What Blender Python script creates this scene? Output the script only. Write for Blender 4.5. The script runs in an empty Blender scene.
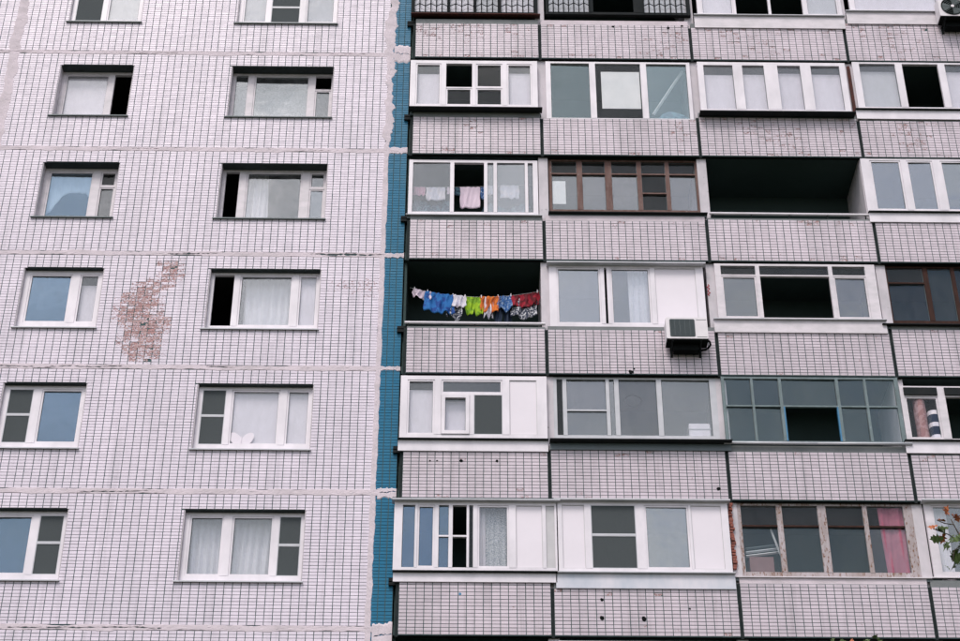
import bpy, math, random
from mathutils import Vector, Matrix
random.seed(11)
scene = bpy.context.scene
COL = scene.collection

# ------------------------------------------------------------------ camera, world, sun, exposure
CAM_LOC = (0.214, -29.85, 1.6); CAM_PITCH = 34.172; CAM_YAW = 0.571; CAM_ROLL = 0.125; CAM_LENS = 66.75
SUN_ELEV = 58.0; SUN_AZ = math.atan2(-0.35, -0.94)      # bearing of the sun from +Y, clockwise
cam_data = bpy.data.cameras.new('camera'); cam = bpy.data.objects.new('camera', cam_data); COL.objects.link(cam)
def _camera():
    p, y, r = (math.radians(a) for a in (CAM_PITCH, CAM_YAW, CAM_ROLL))
    f = Vector((math.sin(y)*math.cos(p), math.cos(y)*math.cos(p), math.sin(p)))
    right = Vector((math.cos(y), -math.sin(y), 0)); up = right.cross(f)
    R = right*math.cos(r) + up*math.sin(r); U = up*math.cos(r) - right*math.sin(r)
    m = Matrix((R, U, -f)).transposed().to_4x4(); m.translation = CAM_LOC
    cam.matrix_world = m
_camera()
cam_data.sensor_fit = 'HORIZONTAL'; cam_data.sensor_width = 36; cam_data.lens = CAM_LENS
cam_data.clip_start = 0.1; cam_data.clip_end = 3000
scene.camera = cam
world = bpy.data.worlds.new('World'); scene.world = world; world.use_nodes = True
wn = world.node_tree; wn.nodes.clear()
sky = wn.nodes.new('ShaderNodeTexSky'); sky.sky_type = 'NISHITA'; sky.sun_disc = False
sky.sun_elevation = math.radians(SUN_ELEV); sky.sun_rotation = SUN_AZ
sky.air_density = 1.0; sky.dust_density = 4.0; sky.ozone_density = 1.5
bgn = wn.nodes.new('ShaderNodeBackground'); bgn.inputs[1].default_value = 0.12
wo = wn.nodes.new('ShaderNodeOutputWorld')
# broken high cloud all round: soft white-grey masses with blue between them
tcn = wn.nodes.new('ShaderNodeTexCoord'); cn = wn.nodes.new('ShaderNodeTexNoise')
cn.inputs['Scale'].default_value = 7.0; cn.inputs['Detail'].default_value = 9; cn.inputs['Roughness'].default_value = .6; cn.inputs['Distortion'].default_value = .4
cr = wn.nodes.new('ShaderNodeValToRGB'); cr.color_ramp.elements[0].position = .40; cr.color_ramp.elements[1].position = .62
cm = wn.nodes.new('ShaderNodeMix'); cm.data_type = 'RGBA'; cm.inputs[7].default_value = (7.2, 7.2, 7.5, 1)
wn.links.new(tcn.outputs['Generated'], cn.inputs[0]); wn.links.new(cn.outputs[0], cr.inputs[0]); wn.links.new(cr.outputs[0], cm.inputs[0])
wn.links.new(sky.outputs[0], cm.inputs[6]); wn.links.new(cm.outputs[2], bgn.inputs[0]); wn.links.new(bgn.outputs[0], wo.inputs[0])
sun_data = bpy.data.lights.new('sun', 'SUN'); sun_data.energy = 1.4; sun_data.angle = math.radians(18); sun_data.color = (1, .955, .92)
sun = bpy.data.objects.new('sun', sun_data); COL.objects.link(sun)
_e = math.radians(SUN_ELEV)
to_sun = Vector((math.sin(SUN_AZ)*math.cos(_e), math.cos(SUN_AZ)*math.cos(_e), math.sin(_e)))
sun.rotation_euler = to_sun.to_track_quat('Z', 'Y').to_euler(); sun.location = (0, -20, 60)
scene.view_settings.view_transform = 'Standard'; scene.view_settings.look = 'None'
scene.view_settings.gamma = 1.0; scene.view_settings.exposure = 0.5; scene.view_settings.use_curve_mapping = False
try:
    scene.cycles.max_bounces = 10; scene.cycles.transparent_max_bounces = 16
except Exception: pass

# ------------------------------------------------------------------ measurements of the facade, in metres (z above the ground)
FH = 2.8        # storey height
GLAZING = [
 {'col': 'A', 'row': 0, 'style': 'darkmetal', 'y': -0.1, 'zt': 32.166, 'zb': 30.287, 'ft': 0.05, 'fb': 0.057, 'posts': [(-1.081, -1.012), (-0.247, -0.201), (0.355, 0.401), (0.911, 0.969), (1.734, 1.816)], 'cells': [[('film', None)], [('film', None)], [('film', None)], [('film', None)]], 'grille': [0, 1, 2, 3], 'ledge': {'x0': -1.082, 'x1': 1.869, 'out': 0.1, 'mat': 'rusty'}},
 {'col': 'B', 'row': 0, 'style': 'darkmetal', 'y': -0.1, 'zt': 32.215, 'zb': 30.316, 'ft': 0.05, 'fb': 0.057, 'posts': [(2.001, 2.059), (2.999, 3.092), (4.021, 4.253), (5.241, 5.322)], 'cells': [[('film', None)], [('open', None)], [('film', None)]], 'grille': [0, 2], 'ledge': {'x0': 1.983, 'x1': 5.308, 'out': 0.05, 'mat': 'darkmetal'}},
 {'col': 'C', 'row': 0, 'style': 'white', 'y': -0.1, 'zt': 32.265, 'zb': 30.315, 'ft': 0.05, 'fb': 0.034, 'posts': [(5.484, 5.577), (6.321, 6.379), (7.124, 7.182), (7.916, 7.997), (8.743, 8.813)], 'cells': [[('film', None)], [('open', None)], [('open', None)], [('film', None)]], 'band': {'x0': 5.386, 'x1': 8.826, 'zt': 30.235, 'zb': 29.877, 'mat': 'dullwhite'}},
 {'col': 'D', 'row': 0, 'style': 'white', 'y': -0.1, 'zt': 32.306, 'zb': 30.447, 'ft': 0.05, 'fb': 0.057, 'posts': [(9.005, 9.098), (11.059, 11.2), (12.602, 12.719)], 'cells': [[('film', None)], [('film', None)]], 'band': {'x0': 8.886, 'x1': 12.663, 'zt': 30.398, 'zb': 30.038, 'mat': 'dullwhite'}},
 {'col': 'A', 'row': 1, 'style': 'white', 'y': -0.17, 'zt': 28.78, 'zb': 27.411, 'ft': 0.091, 'fb': 0.057, 'posts': [(-1.051, -0.93), (-0.365, -0.254), (0.322, 0.41), (0.997, 1.097), (1.651, 1.773)], 'cells': [[('blind', None)], [('open', 27.978), ('dark', None)], [('dark', 27.978), ('dark', None)], [('blind', None)]], 'ledge': {'x0': -1.057, 'x1': 1.861, 'out': 0.14, 'mat': 'darkmetal'}},
 {'col': 'B', 'row': 1, 'style': 'white', 'y': -0.1, 'zt': 28.84, 'zb': 27.165, 'ft': 0.05, 'fb': 0.023, 'posts': [(1.962, 2.073), (2.938, 3.071), (4.081, 4.214), (5.114, 5.192)], 'cells': [[('g12t', None)], [('g05', None)], [('g15t', None)]], 'nosash': 1},
 {'col': 'C', 'row': 1, 'style': 'white', 'y': -0.17, 'zt': 28.805, 'zb': 27.361, 'ft': 0.091, 'fb': 0.057, 'posts': [(5.353, 5.487), (6.142, 6.353), (6.842, 7.142), (7.654, 7.887), (8.533, 8.666)], 'cells': [[('blind', None)], [('blind', None)], [('blind', None)], [('blind', None)]], 'nosash': 1, 'ledge': {'x0': 5.305, 'x1': 8.717, 'out': 0.16, 'mat': 'darkmetal'}},
 {'col': 'D', 'row': 1, 'style': 'white', 'y': -0.1, 'zt': 28.98, 'zb': 27.527, 'ft': 0.05, 'fb': 0.057, 'posts': [(8.851, 9.007), (9.812, 9.969), (10.774, 10.93), (11.87, 12.005)], 'cells': [[('blindg', None)], [('open', None)], [('blind', None)]], 'nosash': 1, 'band': {'x0': 8.77, 'x1': 12.172, 'zt': 27.44, 'zb': 27.195, 'mat': 'white'}},
 {'col': 'A', 'row': 2, 'style': 'white', 'y': -0.04, 'zt': 26.02, 'zb': 24.553, 'ft': 0.068, 'fb': 0.057, 'posts': [(-1.019, -0.934), (-0.134, -0.049), (0.591, 0.665), (0.793, 0.868), (1.465, 1.529), (1.636, 1.743)], 'cells': [[('g18', None)], [('open', None)], [('g18', None)], [('g25', None)], [('g18', None)]], 'nosash': 1, 'ledge': {'x0': -1.054, 'x1': 1.815, 'out': 0.12, 'mat': 'alu'}},
 {'col': 'B', 'row': 2, 'style': 'wood', 'y': 0.02, 'zt': 26.134, 'zb': 24.687, 'ft': 0.05, 'fb': 0.057, 'posts': [(1.982, 2.046), (2.582, 2.7), (3.192, 3.332), (3.878, 3.975), (4.489, 4.575), (5.133, 5.208)], 'cells': [[('g05', 25.718), ('g18', None)], [('g05', 25.718), ('g18', None)], [('g05', 25.718), ('g18', None)], [('g05', 25.718), ('g05', 25.199), ('g05', None)], [('g05', 25.718), ('g18', None)]], 'ledge': {'x0': 1.947, 'x1': 5.298, 'out': 0.2, 'mat': 'darkmetal'}},
 {'col': 'D', 'row': 2, 'style': 'white', 'y': -0.1, 'zt': 26.132, 'zb': 24.659, 'ft': 0.05, 'fb': 0.057, 'posts': [(8.71, 8.903), (9.568, 9.697), (10.255, 10.426), (11.092, 11.221)], 'cells': [[('g30', None)], [('g30', None)], [('g30', None)]], 'band': {'x0': 8.712, 'x1': 11.699, 'zt': 24.593, 'zb': 24.354, 'mat': 'white'}},
 {'col': 'B', 'row': 3, 'style': 'white', 'y': -0.1, 'zt': 23.188, 'zb': 21.668, 'ft': 0.05, 'fb': 0.08, 'posts': [(1.928, 2.081), (2.979, 3.061), (3.112, 3.184), (4.001, 4.103), (4.942, 5.105)], 'cells': [[('g25', None)], [('open', None)], [('g25', None)], [('panel', None)]], 'hood': 1},
 {'col': 'C', 'row': 3, 'style': 'dullwhite', 'y': -0.1, 'zt': 23.271, 'zb': 21.869, 'ft': 0.05, 'fb': 0.057, 'posts': [(5.349, 5.472), (6.19, 6.272), (7.698, 7.78), (8.458, 8.664)], 'cells': [[('g05', 22.979), ('g25', None)], [('g05', 22.979), ('open', None)], [('g05', 22.979), ('g25', None)]], 'band': {'x0': 5.238, 'x1': 8.724, 'zt': 21.823, 'zb': 21.531, 'mat': 'dullwhite'}},
 {'col': 'D', 'row': 3, 'style': 'darkwood', 'y': -0.01, 'zt': 23.364, 'zb': 21.882, 'ft': 0.05, 'fb': 0.057, 'posts': [(8.818, 8.932), (9.674, 9.777), (10.251, 10.334), (10.994, 11.118)], 'cells': [[('g05', 22.879), ('g05b', None)], [('g05b', None)], [('g05b', None)]], 'ledge': {'x0': 8.634, 'x1': 11.285, 'out': 0.19, 'mat': 'darkmetal'}},
 {'col': 'A', 'row': 4, 'style': 'white', 'y': -0.16, 'zt': 20.432, 'zb': 19.005, 'ft': 0.091, 'fb': 0.091, 'posts': [(-1.046, -0.91), (-0.374, -0.247), (0.953, 1.09), (1.627, 1.822)], 'cells': [[('blind', None)], [('blind', 20.014), ('sashpair', None)], [('panel', None)]], 'band': {'x0': -1.065, 'x1': 1.828, 'zt': 18.966, 'zb': 18.733, 'mat': 'white'}},
 {'col': 'B', 'row': 4, 'style': 'alu', 'y': -0.03, 'zt': 20.542, 'zb': 19.117, 'ft': 0.05, 'fb': 0.057, 'posts': [(1.937, 2.026), (2.143, 2.222), (2.997, 3.066), (3.164, 3.253), (3.999, 4.098), (5.051, 5.209)], 'cells': [[('dark', None)], [('g15', 19.741), ('g18', None)], [('g25', None)], [('g15', None)], [('g15', None)]], 'ledge': {'x0': 1.893, 'x1': 5.332, 'out': 0.2, 'mat': 'darkmetal'}, 'band': {'x0': 1.865, 'x1': 5.36, 'zt': 18.924, 'zb': 18.78, 'mat': 'greymetal'}},
 {'col': 'C', 'row': 4, 'style': 'teal', 'y': -0.1, 'zt': 20.514, 'zb': 18.99, 'ft': 0.05, 'fb': 0.045, 'posts': [(5.281, 5.339), (5.859, 5.904), (6.409, 6.467), (7.538, 7.596), (8.097, 8.147), (8.707, 8.785)], 'cells': [[('g08t', 19.829), ('g08t', None)], [('g08t', 19.829), ('g08t', None)], [('g08t', 19.829), ('open', None)], [('g08t', 19.829), ('g08t', None)], [('g08t', 19.829), ('g08t', None)]], 'pipe': 1},
 {'col': 'D', 'row': 4, 'style': 'dullwhite', 'y': -0.1, 'zt': 20.314, 'zb': 19.056, 'ft': 0.05, 'fb': 0.057, 'posts': [(8.794, 8.872), (9.52, 9.677), (10.503, 10.621)], 'cells': [[('boxpanel', 20.082), ('g05', None)], [('boxpanel', 20.082), ('open', None)]], 'band': {'x0': 8.735, 'x1': 10.773, 'zt': 19.015, 'zb': 18.759, 'mat': 'white'}},
 {'col': 'A', 'row': 5, 'style': 'white', 'y': -0.16, 'zt': 17.62, 'zb': 16.164, 'ft': 0.068, 'fb': 0.091, 'posts': [(-1.091, -0.933), (-0.7, -0.654), (-0.328, -0.254), (-0.067, 0.007), (0.268, 0.314), (0.389, 0.472), (1.059, 1.19), (1.684, 1.749), (1.917, 1.973)], 'cells': [[('g25b', None)], [('g30b', None)], [('g25b', 16.904), ('g25b', None)], [('open', 16.904), ('open', None)], [('dark', None)], [('g10', None)], [('panel', None)], [('panelg', None)]], 'hood': 1, 'band': {'x0': -1.079, 'x1': 1.938, 'zt': 16.149, 'zb': 15.967, 'mat': 'white'}},
 {'col': 'B', 'row': 5, 'style': 'white', 'y': -0.16, 'zt': 17.643, 'zb': 16.165, 'ft': 0.068, 'fb': 0.091, 'posts': [(1.954, 2.056), (2.476, 2.597), (3.436, 3.604), (4.435, 4.482), (5.052, 5.183)], 'cells': [[('panel', None)], [('screen', 16.947), ('screen', None)], [('g25', None)], [('panel', None)]], 'hood': 1, 'band': {'x0': 1.919, 'x1': 5.219, 'zt': 16.149, 'zb': 15.857, 'mat': 'stained'}},
 {'col': 'C', 'row': 5, 'style': 'weathered', 'y': -0.03, 'zt': 17.737, 'zb': 16.209, 'ft': 0.05, 'fb': 0.057, 'posts': [(5.315, 5.447), (6.122, 6.226), (6.902, 7.061), (7.757, 7.841), (8.528, 8.716)], 'cells': [[('g05', 17.226), ('g05t', None)], [('g05', 17.226), ('g05t', None)], [('g05', 17.226), ('g05t', None)], [('g05', 17.226), ('g08', None)]], 'ledge': {'x0': 5.2, 'x1': 8.854, 'out': 0.11, 'mat': 'dullwhite'}},
 {'col': 'D', 'row': 5, 'style': 'dullwhite', 'y': -0.1, 'zt': 17.697, 'zb': 16.172, 'ft': 0.05, 'fb': 0.057, 'posts': [(8.918, 9.049), (9.969, 10.101)], 'cells': [[('g25', None)]], 'ledge': {'x0': 8.831, 'x1': 10.314, 'out': 0.03, 'mat': 'dullwhite'}, 'hood': 1},
]
WINDOWS = [
 {'col': 'A', 'row': 0, 'rec': 0.08, 'style': 'white', 'fw': 0.09, 'fb': 0.1, 'posts': [(-8.174, -8.06)], 'cells': [[('screen', None)], [('film', None)]]},
 {'col': 'A', 'row': 1, 'rec': 0.24, 'style': 'dullwhite', 'fw': 0.09, 'fb': 0.17, 'posts': [(-7.809, -7.687)], 'cells': [[('film', None)], [('open', None)]]},
 {'col': 'A', 'row': 2, 'rec': 0.22, 'style': 'dullwhite', 'fw': 0.1, 'fb': 0.15, 'posts': [(-7.815, -7.655)], 'cells': [[('g18b', None)], [('g05', 25.413), ('g15', None)]]},
 {'col': 'A', 'row': 3, 'rec': 0.11, 'style': 'white', 'fw': 0.11, 'fb': 0.19, 'posts': [(-7.889, -7.726)], 'cells': [[('g35b', None)], [('blind', None)]]},
 {'col': 'A', 'row': 4, 'rec': 0.11, 'style': 'white', 'fw': 0.1, 'fb': 0.17, 'posts': [(-8.291, -8.125)], 'cells': [[('screen', 19.634), ('screen', None)], [('g35b', None)]]},
 {'col': 'A', 'row': 5, 'rec': 0.11, 'style': 'white', 'fw': 0.1, 'fb': 0.16, 'posts': [(-7.903, -7.773)], 'cells': [[('g35b', None)], [('screen', 16.844), ('screen', None)]]},
 {'col': 'B', 'row': 0, 'rec': 0.08, 'style': 'white', 'fw': 0.09, 'fb': 0.1, 'posts': [(-4.393, -4.301), (-3.646, -3.509)], 'cells': [[('film', None)], [('screen', 30.606), ('screen', None)], [('film', None)]]},
 {'col': 'B', 'row': 1, 'rec': 0.24, 'style': 'dullwhite', 'fw': 0.07, 'fb': 0.17, 'posts': [(-4.702, -4.557), (-3.319, -3.185)], 'cells': [[('g18', None)], [('g18', None)], [('open', 28.23), ('g15', None)]]},
 {'col': 'B', 'row': 2, 'rec': 0.22, 'style': 'dullwhite', 'fw': 0.07, 'fb': 0.16, 'posts': [(-4.678, -4.518), (-3.319, -3.159)], 'cells': [[('open', None)], [('g25', None)], [('g25', 25.411), ('g25', None)]]},
 {'col': 'B', 'row': 3, 'rec': 0.13, 'style': 'white', 'fw': 0.07, 'fb': 0.15, 'posts': [(-4.557, -4.434), (-3.35, -3.217)], 'cells': [[('open', None)], [('g18', None)], [('film', None)]]},
 {'col': 'B', 'row': 4, 'rec': 0.11, 'style': 'white', 'fw': 0.08, 'fb': 0.16, 'posts': [(-4.491, -4.374), (-3.424, -3.287)], 'cells': [[('screen', 19.639), ('screen', None)], [('film', None)], [('film', None)]]},
 {'col': 'B', 'row': 5, 'rec': 0.11, 'style': 'white', 'fw': 0.09, 'fb': 0.16, 'posts': [(-4.304, -4.146), (-3.37, -3.258)], 'cells': [[('g18', None)], [('g18', None)], [('screen', 16.826), ('screen', None)]]},
]
PTOP = {0: [29.956, 29.953, 29.89, 30.067], 1: [27.166, 27.148, 27.217, 27.163], 2: [24.333, 24.34, 24.402, 24.351], 3: [21.601, 21.581, 21.539, 21.648], 4: [18.728, 18.786, 18.778, 18.732], 5: [15.991, 15.861, 15.983, 15.939]}
FIT = {'al': -8.887, 'ar': -7.23, 'bl': -5.059, 'br': -2.762, 'vs': -1.567, 'p0': -0.991, 'p1': 1.846, 'p2': 5.264, 'p3': 8.783, 't': 28.718, 'b': 27.215, 's': 29.088, 'pb': 28.92}
CRACKS = [(0, -10.297, -9.401, 0), (0, -7.315, -6.304, 0), (1, -7.02, -6.308, 0), (2, -5.961, -5.505, 2), (2, -5.505, -4.967, 1), (2, -3.02, -1.547, 2), (3, -9.012, -8.34, 1), (3, -8.102, -6.598, 1), (3, -4.972, -4.417, 1), (4, -7.073, -5.823, 1), (5, -8.009, -5.267, 1), (0, -2.885, -1.983, 0), (1, -3.393, -2.744, 0)]
PATCH = [(-6.934, 21.857), (-6.864, 22.301), (-6.622, 22.678), (-6.267, 22.807), (-6.083, 23.011), (-6.153, 23.291), (-5.81, 23.371), (-5.544, 22.966), (-5.684, 22.712), (-5.975, 22.559), (-5.945, 22.063), (-5.646, 21.698), (-5.823, 21.454), (-5.866, 20.902), (-6.095, 20.805), (-6.492, 20.802), (-6.737, 21.204), (-6.699, 21.567)]
PATCH2 = [(-2.575, 22.843), (-1.63, 22.878), (-1.571, 22.352), (-1.775, 22.35), (-2.151, 22.546), (-2.56, 22.542)]
HOLES = [(2.749, 15.637, 0.035), (2.736, 15.28, 0.045), (3.498, 15.266, 0.05), (-0.441, 18.522, 0.02), (-0.307, 18.524, 0.02), (0.152, 18.527, 0.035), (0.842, 18.533, 0.03), (5.059, 17.957, 0.04), (3.524, 29.902, 0.03), (4.775, 29.871, 0.04), (5.098, 29.937, 0.03), (3.569, 20.65, 0.02), (3.506, 20.579, 0.05), (4.347, 15.469, 0.02)]
FLECK = (0.156, 15.738)
# ------------------------------------------------------------------ materials
MATS = {}
def _nt(name):
    m = bpy.data.materials.new(name); m.use_nodes = True
    t = m.node_tree; b = t.nodes['Principled BSDF']
    return m, t, b
def _n(t, kind, **kw):
    n = t.nodes.new(kind)
    for k, v in kw.items(): setattr(n, k, v)
    return n
def _ramp(t, src, p0, p1, c0=(0,0,0,1), c1=(1,1,1,1)):
    r = _n(t, 'ShaderNodeValToRGB'); r.color_ramp.elements[0].position = p0; r.color_ramp.elements[1].position = p1
    r.color_ramp.elements[0].color = c0; r.color_ramp.elements[1].color = c1
    t.links.new(src, r.inputs[0]); return r.outputs[0]
def _mix(t, fac, a, b, mode='MIX'):
    m = _n(t, 'ShaderNodeMix', data_type='RGBA', blend_type=mode)
    for sock, v in ((m.inputs[0], fac), (m.inputs[6], a), (m.inputs[7], b)):
        if hasattr(v, 'is_output'): t.links.new(v, sock)
        elif isinstance(v, (int, float)): sock.default_value = v
        else: sock.default_value = (*v, 1) if len(v) == 3 else v
    return m.outputs[2]
def _noise(t, scale, detail=6, rough=.6, stretch=None, seed=0.):
    tc = _n(t, 'ShaderNodeTexCoord'); src = tc.outputs['Object']
    mp = _n(t, 'ShaderNodeMapping'); mp.inputs['Location'].default_value = (seed, seed*.7, seed*1.3)
    mp.inputs['Scale'].default_value = stretch or (1, 1, 1); t.links.new(src, mp.inputs[0])
    n = _n(t, 'ShaderNodeTexNoise'); n.inputs['Scale'].default_value = scale
    n.inputs['Detail'].default_value = detail; n.inputs['Roughness'].default_value = rough
    t.links.new(mp.outputs[0], n.inputs[0]); return n.outputs[0]
def surface(name, col, rough=.6, dirt=None, dirt_amt=.5, scale=3., stretch=None, spot=None, bump=.0, bscale=60., metal=0., spot_range=(.58,.66)):
    """painted / cast surface: base colour, wide dirt mottling, optional small flakes of another colour"""
    m, t, b = _nt(name)
    c = col
    big = _noise(t, scale, stretch=stretch, seed=len(MATS)*3.1)
    c = _mix(t, _ramp(t, big, .35, .72, (0,0,0,1), (dirt_amt,)*3 + (1,)), c, dirt or [x*.7 for x in col])
    if spot:
        fl = _noise(t, scale*6, 8, .65, stretch, seed=len(MATS)*1.7 + 5)
        c = _mix(t, _ramp(t, fl, *spot_range), c, spot)
    t.links.new(c, b.inputs['Base Color'])
    b.inputs['Roughness'].default_value = rough; b.inputs['Metallic'].default_value = metal
    if rough >= .85: b.inputs['Specular IOR Level'].default_value = .12
    if bump:
        bp = _n(t, 'ShaderNodeBump'); bp.inputs['Strength'].default_value = bump; bp.inputs['Distance'].default_value = .01
        t.links.new(_noise(t, bscale, 5), bp.inputs['Height']); t.links.new(bp.outputs[0], b.inputs['Normal'])
    MATS[name] = m; return m
def tile_material(name, col, body, grime):
    """glazed tile: every tile has its own tint; 'wear' (per tile) sets how much of the glaze has spalled off to the fired body"""
    m, t, b = _nt(name)
    at = _n(t, 'ShaderNodeAttribute', attribute_name='tint'); wr = _n(t, 'ShaderNodeAttribute', attribute_name='wear')
    mul = _n(t, 'ShaderNodeVectorMath', operation='SCALE'); mul.inputs[0].default_value = col
    t.links.new(at.outputs['Fac'], mul.inputs['Scale'])
    c = mul.outputs[0]
    g = _noise(t, 1.1, 8, .68, (1, 1, .45))
    c = _mix(t, _ramp(t, g, .42, .8, (0,0,0,1), (.55,.55,.55,1)), c, grime)
    st = _noise(t, 1.0, 7, .7, (7, 1, .28), seed=21.)
    c = _mix(t, _ramp(t, st, .52, .82, (0,0,0,1), (.6,.6,.6,1)), c, [x*.8 for x in grime])
    if 'blue' in name: b.inputs['Specular IOR Level'].default_value = .22
    fine = _noise(t, 27, 7, .72, seed=3.)
    # threshold moves with wear
    add = _n(t, 'ShaderNodeMath', operation='ADD'); t.links.new(fine, add.inputs[0]); t.links.new(wr.outputs['Fac'], add.inputs[1])
    sp = _ramp(t, add.outputs[0], .93, 1.0)
    bodyc = _mix(t, _noise(t, 60, 4, .6, seed=9.), [x*.55 for x in body], [min(1, x*1.35) for x in body])
    c = _mix(t, sp, c, bodyc)
    t.links.new(c, b.inputs['Base Color'])
    rr = _n(t, 'ShaderNodeMapRange'); rr.inputs[3].default_value = .34; rr.inputs[4].default_value = .95
    t.links.new(sp, rr.inputs[0]); t.links.new(rr.outputs[0], b.inputs['Roughness'])
    bp = _n(t, 'ShaderNodeBump', invert=True); bp.inputs['Strength'].default_value = .6; bp.inputs['Distance'].default_value = .006
    t.links.new(sp, bp.inputs['Height']); t.links.new(bp.outputs[0], b.inputs['Normal'])
    MATS[name] = m; return m
def glass_material(name, refl, tint, thru=(.955,.96,.965), dust=.05):
    m, t, b = _nt(name); t.nodes.remove(b); out = t.nodes['Material Output']
    tr = _n(t, 'ShaderNodeBsdfTransparent'); tr.inputs[0].default_value = (*thru, 1)
    gl = _n(t, 'ShaderNodeBsdfGlossy'); gl.inputs['Color'].default_value = (*tint, 1); gl.inputs['Roughness'].default_value = .015
    bp = _n(t, 'ShaderNodeBump'); bp.inputs['Strength'].default_value = .22; bp.inputs['Distance'].default_value = .02
    t.links.new(_noise(t, 1.6, 2, .5), bp.inputs['Height']); t.links.new(bp.outputs[0], gl.inputs['Normal'])
    df = _n(t, 'ShaderNodeBsdfDiffuse'); df.inputs[0].default_value = (.62,.62,.64,1)
    m1 = _n(t, 'ShaderNodeMixShader'); m1.inputs[0].default_value = refl
    t.links.new(tr.outputs[0], m1.inputs[1]); t.links.new(gl.outputs[0], m1.inputs[2])
    m2 = _n(t, 'ShaderNodeMixShader')
    d = _ramp(t, _noise(t, 5, 7, .7, (1,1,.4)), .3, .8, (dust*.3,)*3+(1,), (dust*1.7,)*3+(1,))
    t.links.new(d, m2.inputs[0]); t.links.new(m1.outputs[0], m2.inputs[1]); t.links.new(df.outputs[0], m2.inputs[2])
    t.links.new(m2.outputs[0], out.inputs[0]); MATS[name] = m; return m
def sheer_material(name, col, opacity, scale=40.):
    """woven net: partly see-through cloth"""
    m, t, b = _nt(name); out = t.nodes['Material Output']
    b.inputs['Base Color'].default_value = (*col, 1); b.inputs['Roughness'].default_value = .9
    tr = _n(t, 'ShaderNodeBsdfTransparent'); mx = _n(t, 'ShaderNodeMixShader')
    f = _ramp(t, _noise(t, scale, 3, .7), .3, .7, (max(0,opacity-.06),)*3+(1,), (min(1,opacity+.06),)*3+(1,))
    t.links.new(f, mx.inputs[0]); t.links.new(tr.outputs[0], mx.inputs[1]); t.links.new(b.outputs[0], mx.inputs[2])
    t.links.new(mx.outputs[0], out.inputs[0]); MATS[name] = m; return m
def cloth_material(name, col, col2=None, pscale=9., p=(.48,.52)):
    m, t, b = _nt(name)
    c = _mix(t, _noise(t, 14, 4), [x*.85 for x in col], col)
    if col2: c = _mix(t, _ramp(t, _noise(t, pscale, 2, .4, seed=len(MATS)), *p), c, col2)
    t.links.new(c, b.inputs['Base Color']); b.inputs['Roughness'].default_value = .85
    bp = _n(t, 'ShaderNodeBump'); bp.inputs['Strength'].default_value = .3; bp.inputs['Distance'].default_value = .01
    t.links.new(_noise(t, 30, 4), bp.inputs['Height']); t.links.new(bp.outputs[0], b.inputs['Normal'])
    MATS[name] = m; return m

tile_material('tile_white', (.80,.715,.81), (.48,.265,.26), (.53,.485,.545))
tile_material('tile_grimy', (.715,.62,.685), (.42,.25,.245), (.37,.33,.355))
tile_material('tile_blue', (.010,.155,.285), (.10,.14,.18), (.045,.165,.235))
surface('grout', (.07,.115,.12), .9, (.11,.14,.14), .5, 2., bump=.3)
surface('mortar', (.74,.645,.70), .85, (.50,.45,.47), .75, 2.2, (1,1,2), spot=(.40,.36,.38), bump=.7, bscale=45, spot_range=(.62,.78))
surface('concrete', (.24,.25,.255), .9, (.13,.145,.15), .8, 1.5, (1,1,.5), bump=.5)
surface('pier', (.66,.61,.65), .9, (.42,.41,.43), .7, 2.5, (1,1,.6), spot=(.25,.24,.25), bump=.6, spot_range=(.64,.72))
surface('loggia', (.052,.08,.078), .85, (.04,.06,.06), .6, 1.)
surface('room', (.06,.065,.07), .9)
surface('soffit_shade', (.055,.066,.07), .9, (.035,.042,.042), .7, 3.)  # dark colour for downward faces: their shade is put into the material
surface('plaster', (.66,.60,.64), .85, (.38,.37,.38), .8, 4, bump=.4)
surface('white', (.84,.785,.84), .4, (.60,.57,.61), .7, 2.4, (1,1,.5), spot=(.45,.43,.45), spot_range=(.70,.80))
surface('panelwhite', (.82,.76,.82), .45, (.72,.67,.72), .5, 1.)
surface('panelgrey', (.58,.56,.58), .6, (.42,.42,.43), .6, 3., spot=(.3,.3,.3), spot_range=(.66,.72))
surface('dullwhite', (.74,.68,.725), .6, (.50,.48,.50), .7, 3., (1,1,2), spot=(.34,.33,.34), spot_range=(.66,.74))
surface('stained', (.72,.69,.75), .5, (.44,.50,.58), .9, 2.2, (1,1,.5), spot=(.35,.4,.46), spot_range=(.68,.76))
surface('alu', (.58,.58,.62), .4, (.42,.43,.46), .6, 3., metal=.0)
surface('greymetal', (.11,.14,.152), .45, (.09,.11,.12), .6, 3.)
surface('darkmetal', (.016,.02,.022), .85, (.03,.03,.03), .6, 4.)
surface('rusty', (.10,.035,.03), .85, (.035,.03,.03), .8, 6., spot=(.22,.06,.04), bump=.4)
surface('wood', (.115,.055,.045), .8, (.24,.16,.145), .6, 9., (1,1,.25), spot=(.42,.36,.35), bump=.5, spot_range=(.6,.7))
surface('darkwood', (.035,.020,.018), .85, (.085,.040,.030), .7, 9., (1,1,.25), bump=.5)
surface('weathered', (.50,.45,.475), .85, (.30,.235,.21), .9, 5., (1,1,.35), spot=(.20,.10,.06), bump=.6, spot_range=(.53,.62))
surface('teal', (.17,.225,.24), .7, (.10,.135,.14), .8, 8., (1,1,.4), spot=(.5,.52,.53), bump=.4, spot_range=(.6,.7))
surface('bluepaint', (.05,.22,.40), .6, (.03,.12,.22), .6, 8.)
surface('boxcard', (.26,.155,.16), .9, (.18,.11,.11), .6, 4.)
surface('redpaint', (.5,.03,.05), .7)
surface('blind', (.82,.765,.83), .8, (.76,.70,.77), .6, 1.2)
surface('blindgrey', (.62,.61,.65), .8, (.55,.55,.58), .6, 1.2)
surface('paper', (.86,.85,.85), .8, (.70,.72,.73), .7, 2.5)
surface('rubber_shade', (.007,.0085,.009), .95)  # black for pipes and holes, also for painted shade under parapets and units
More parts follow.
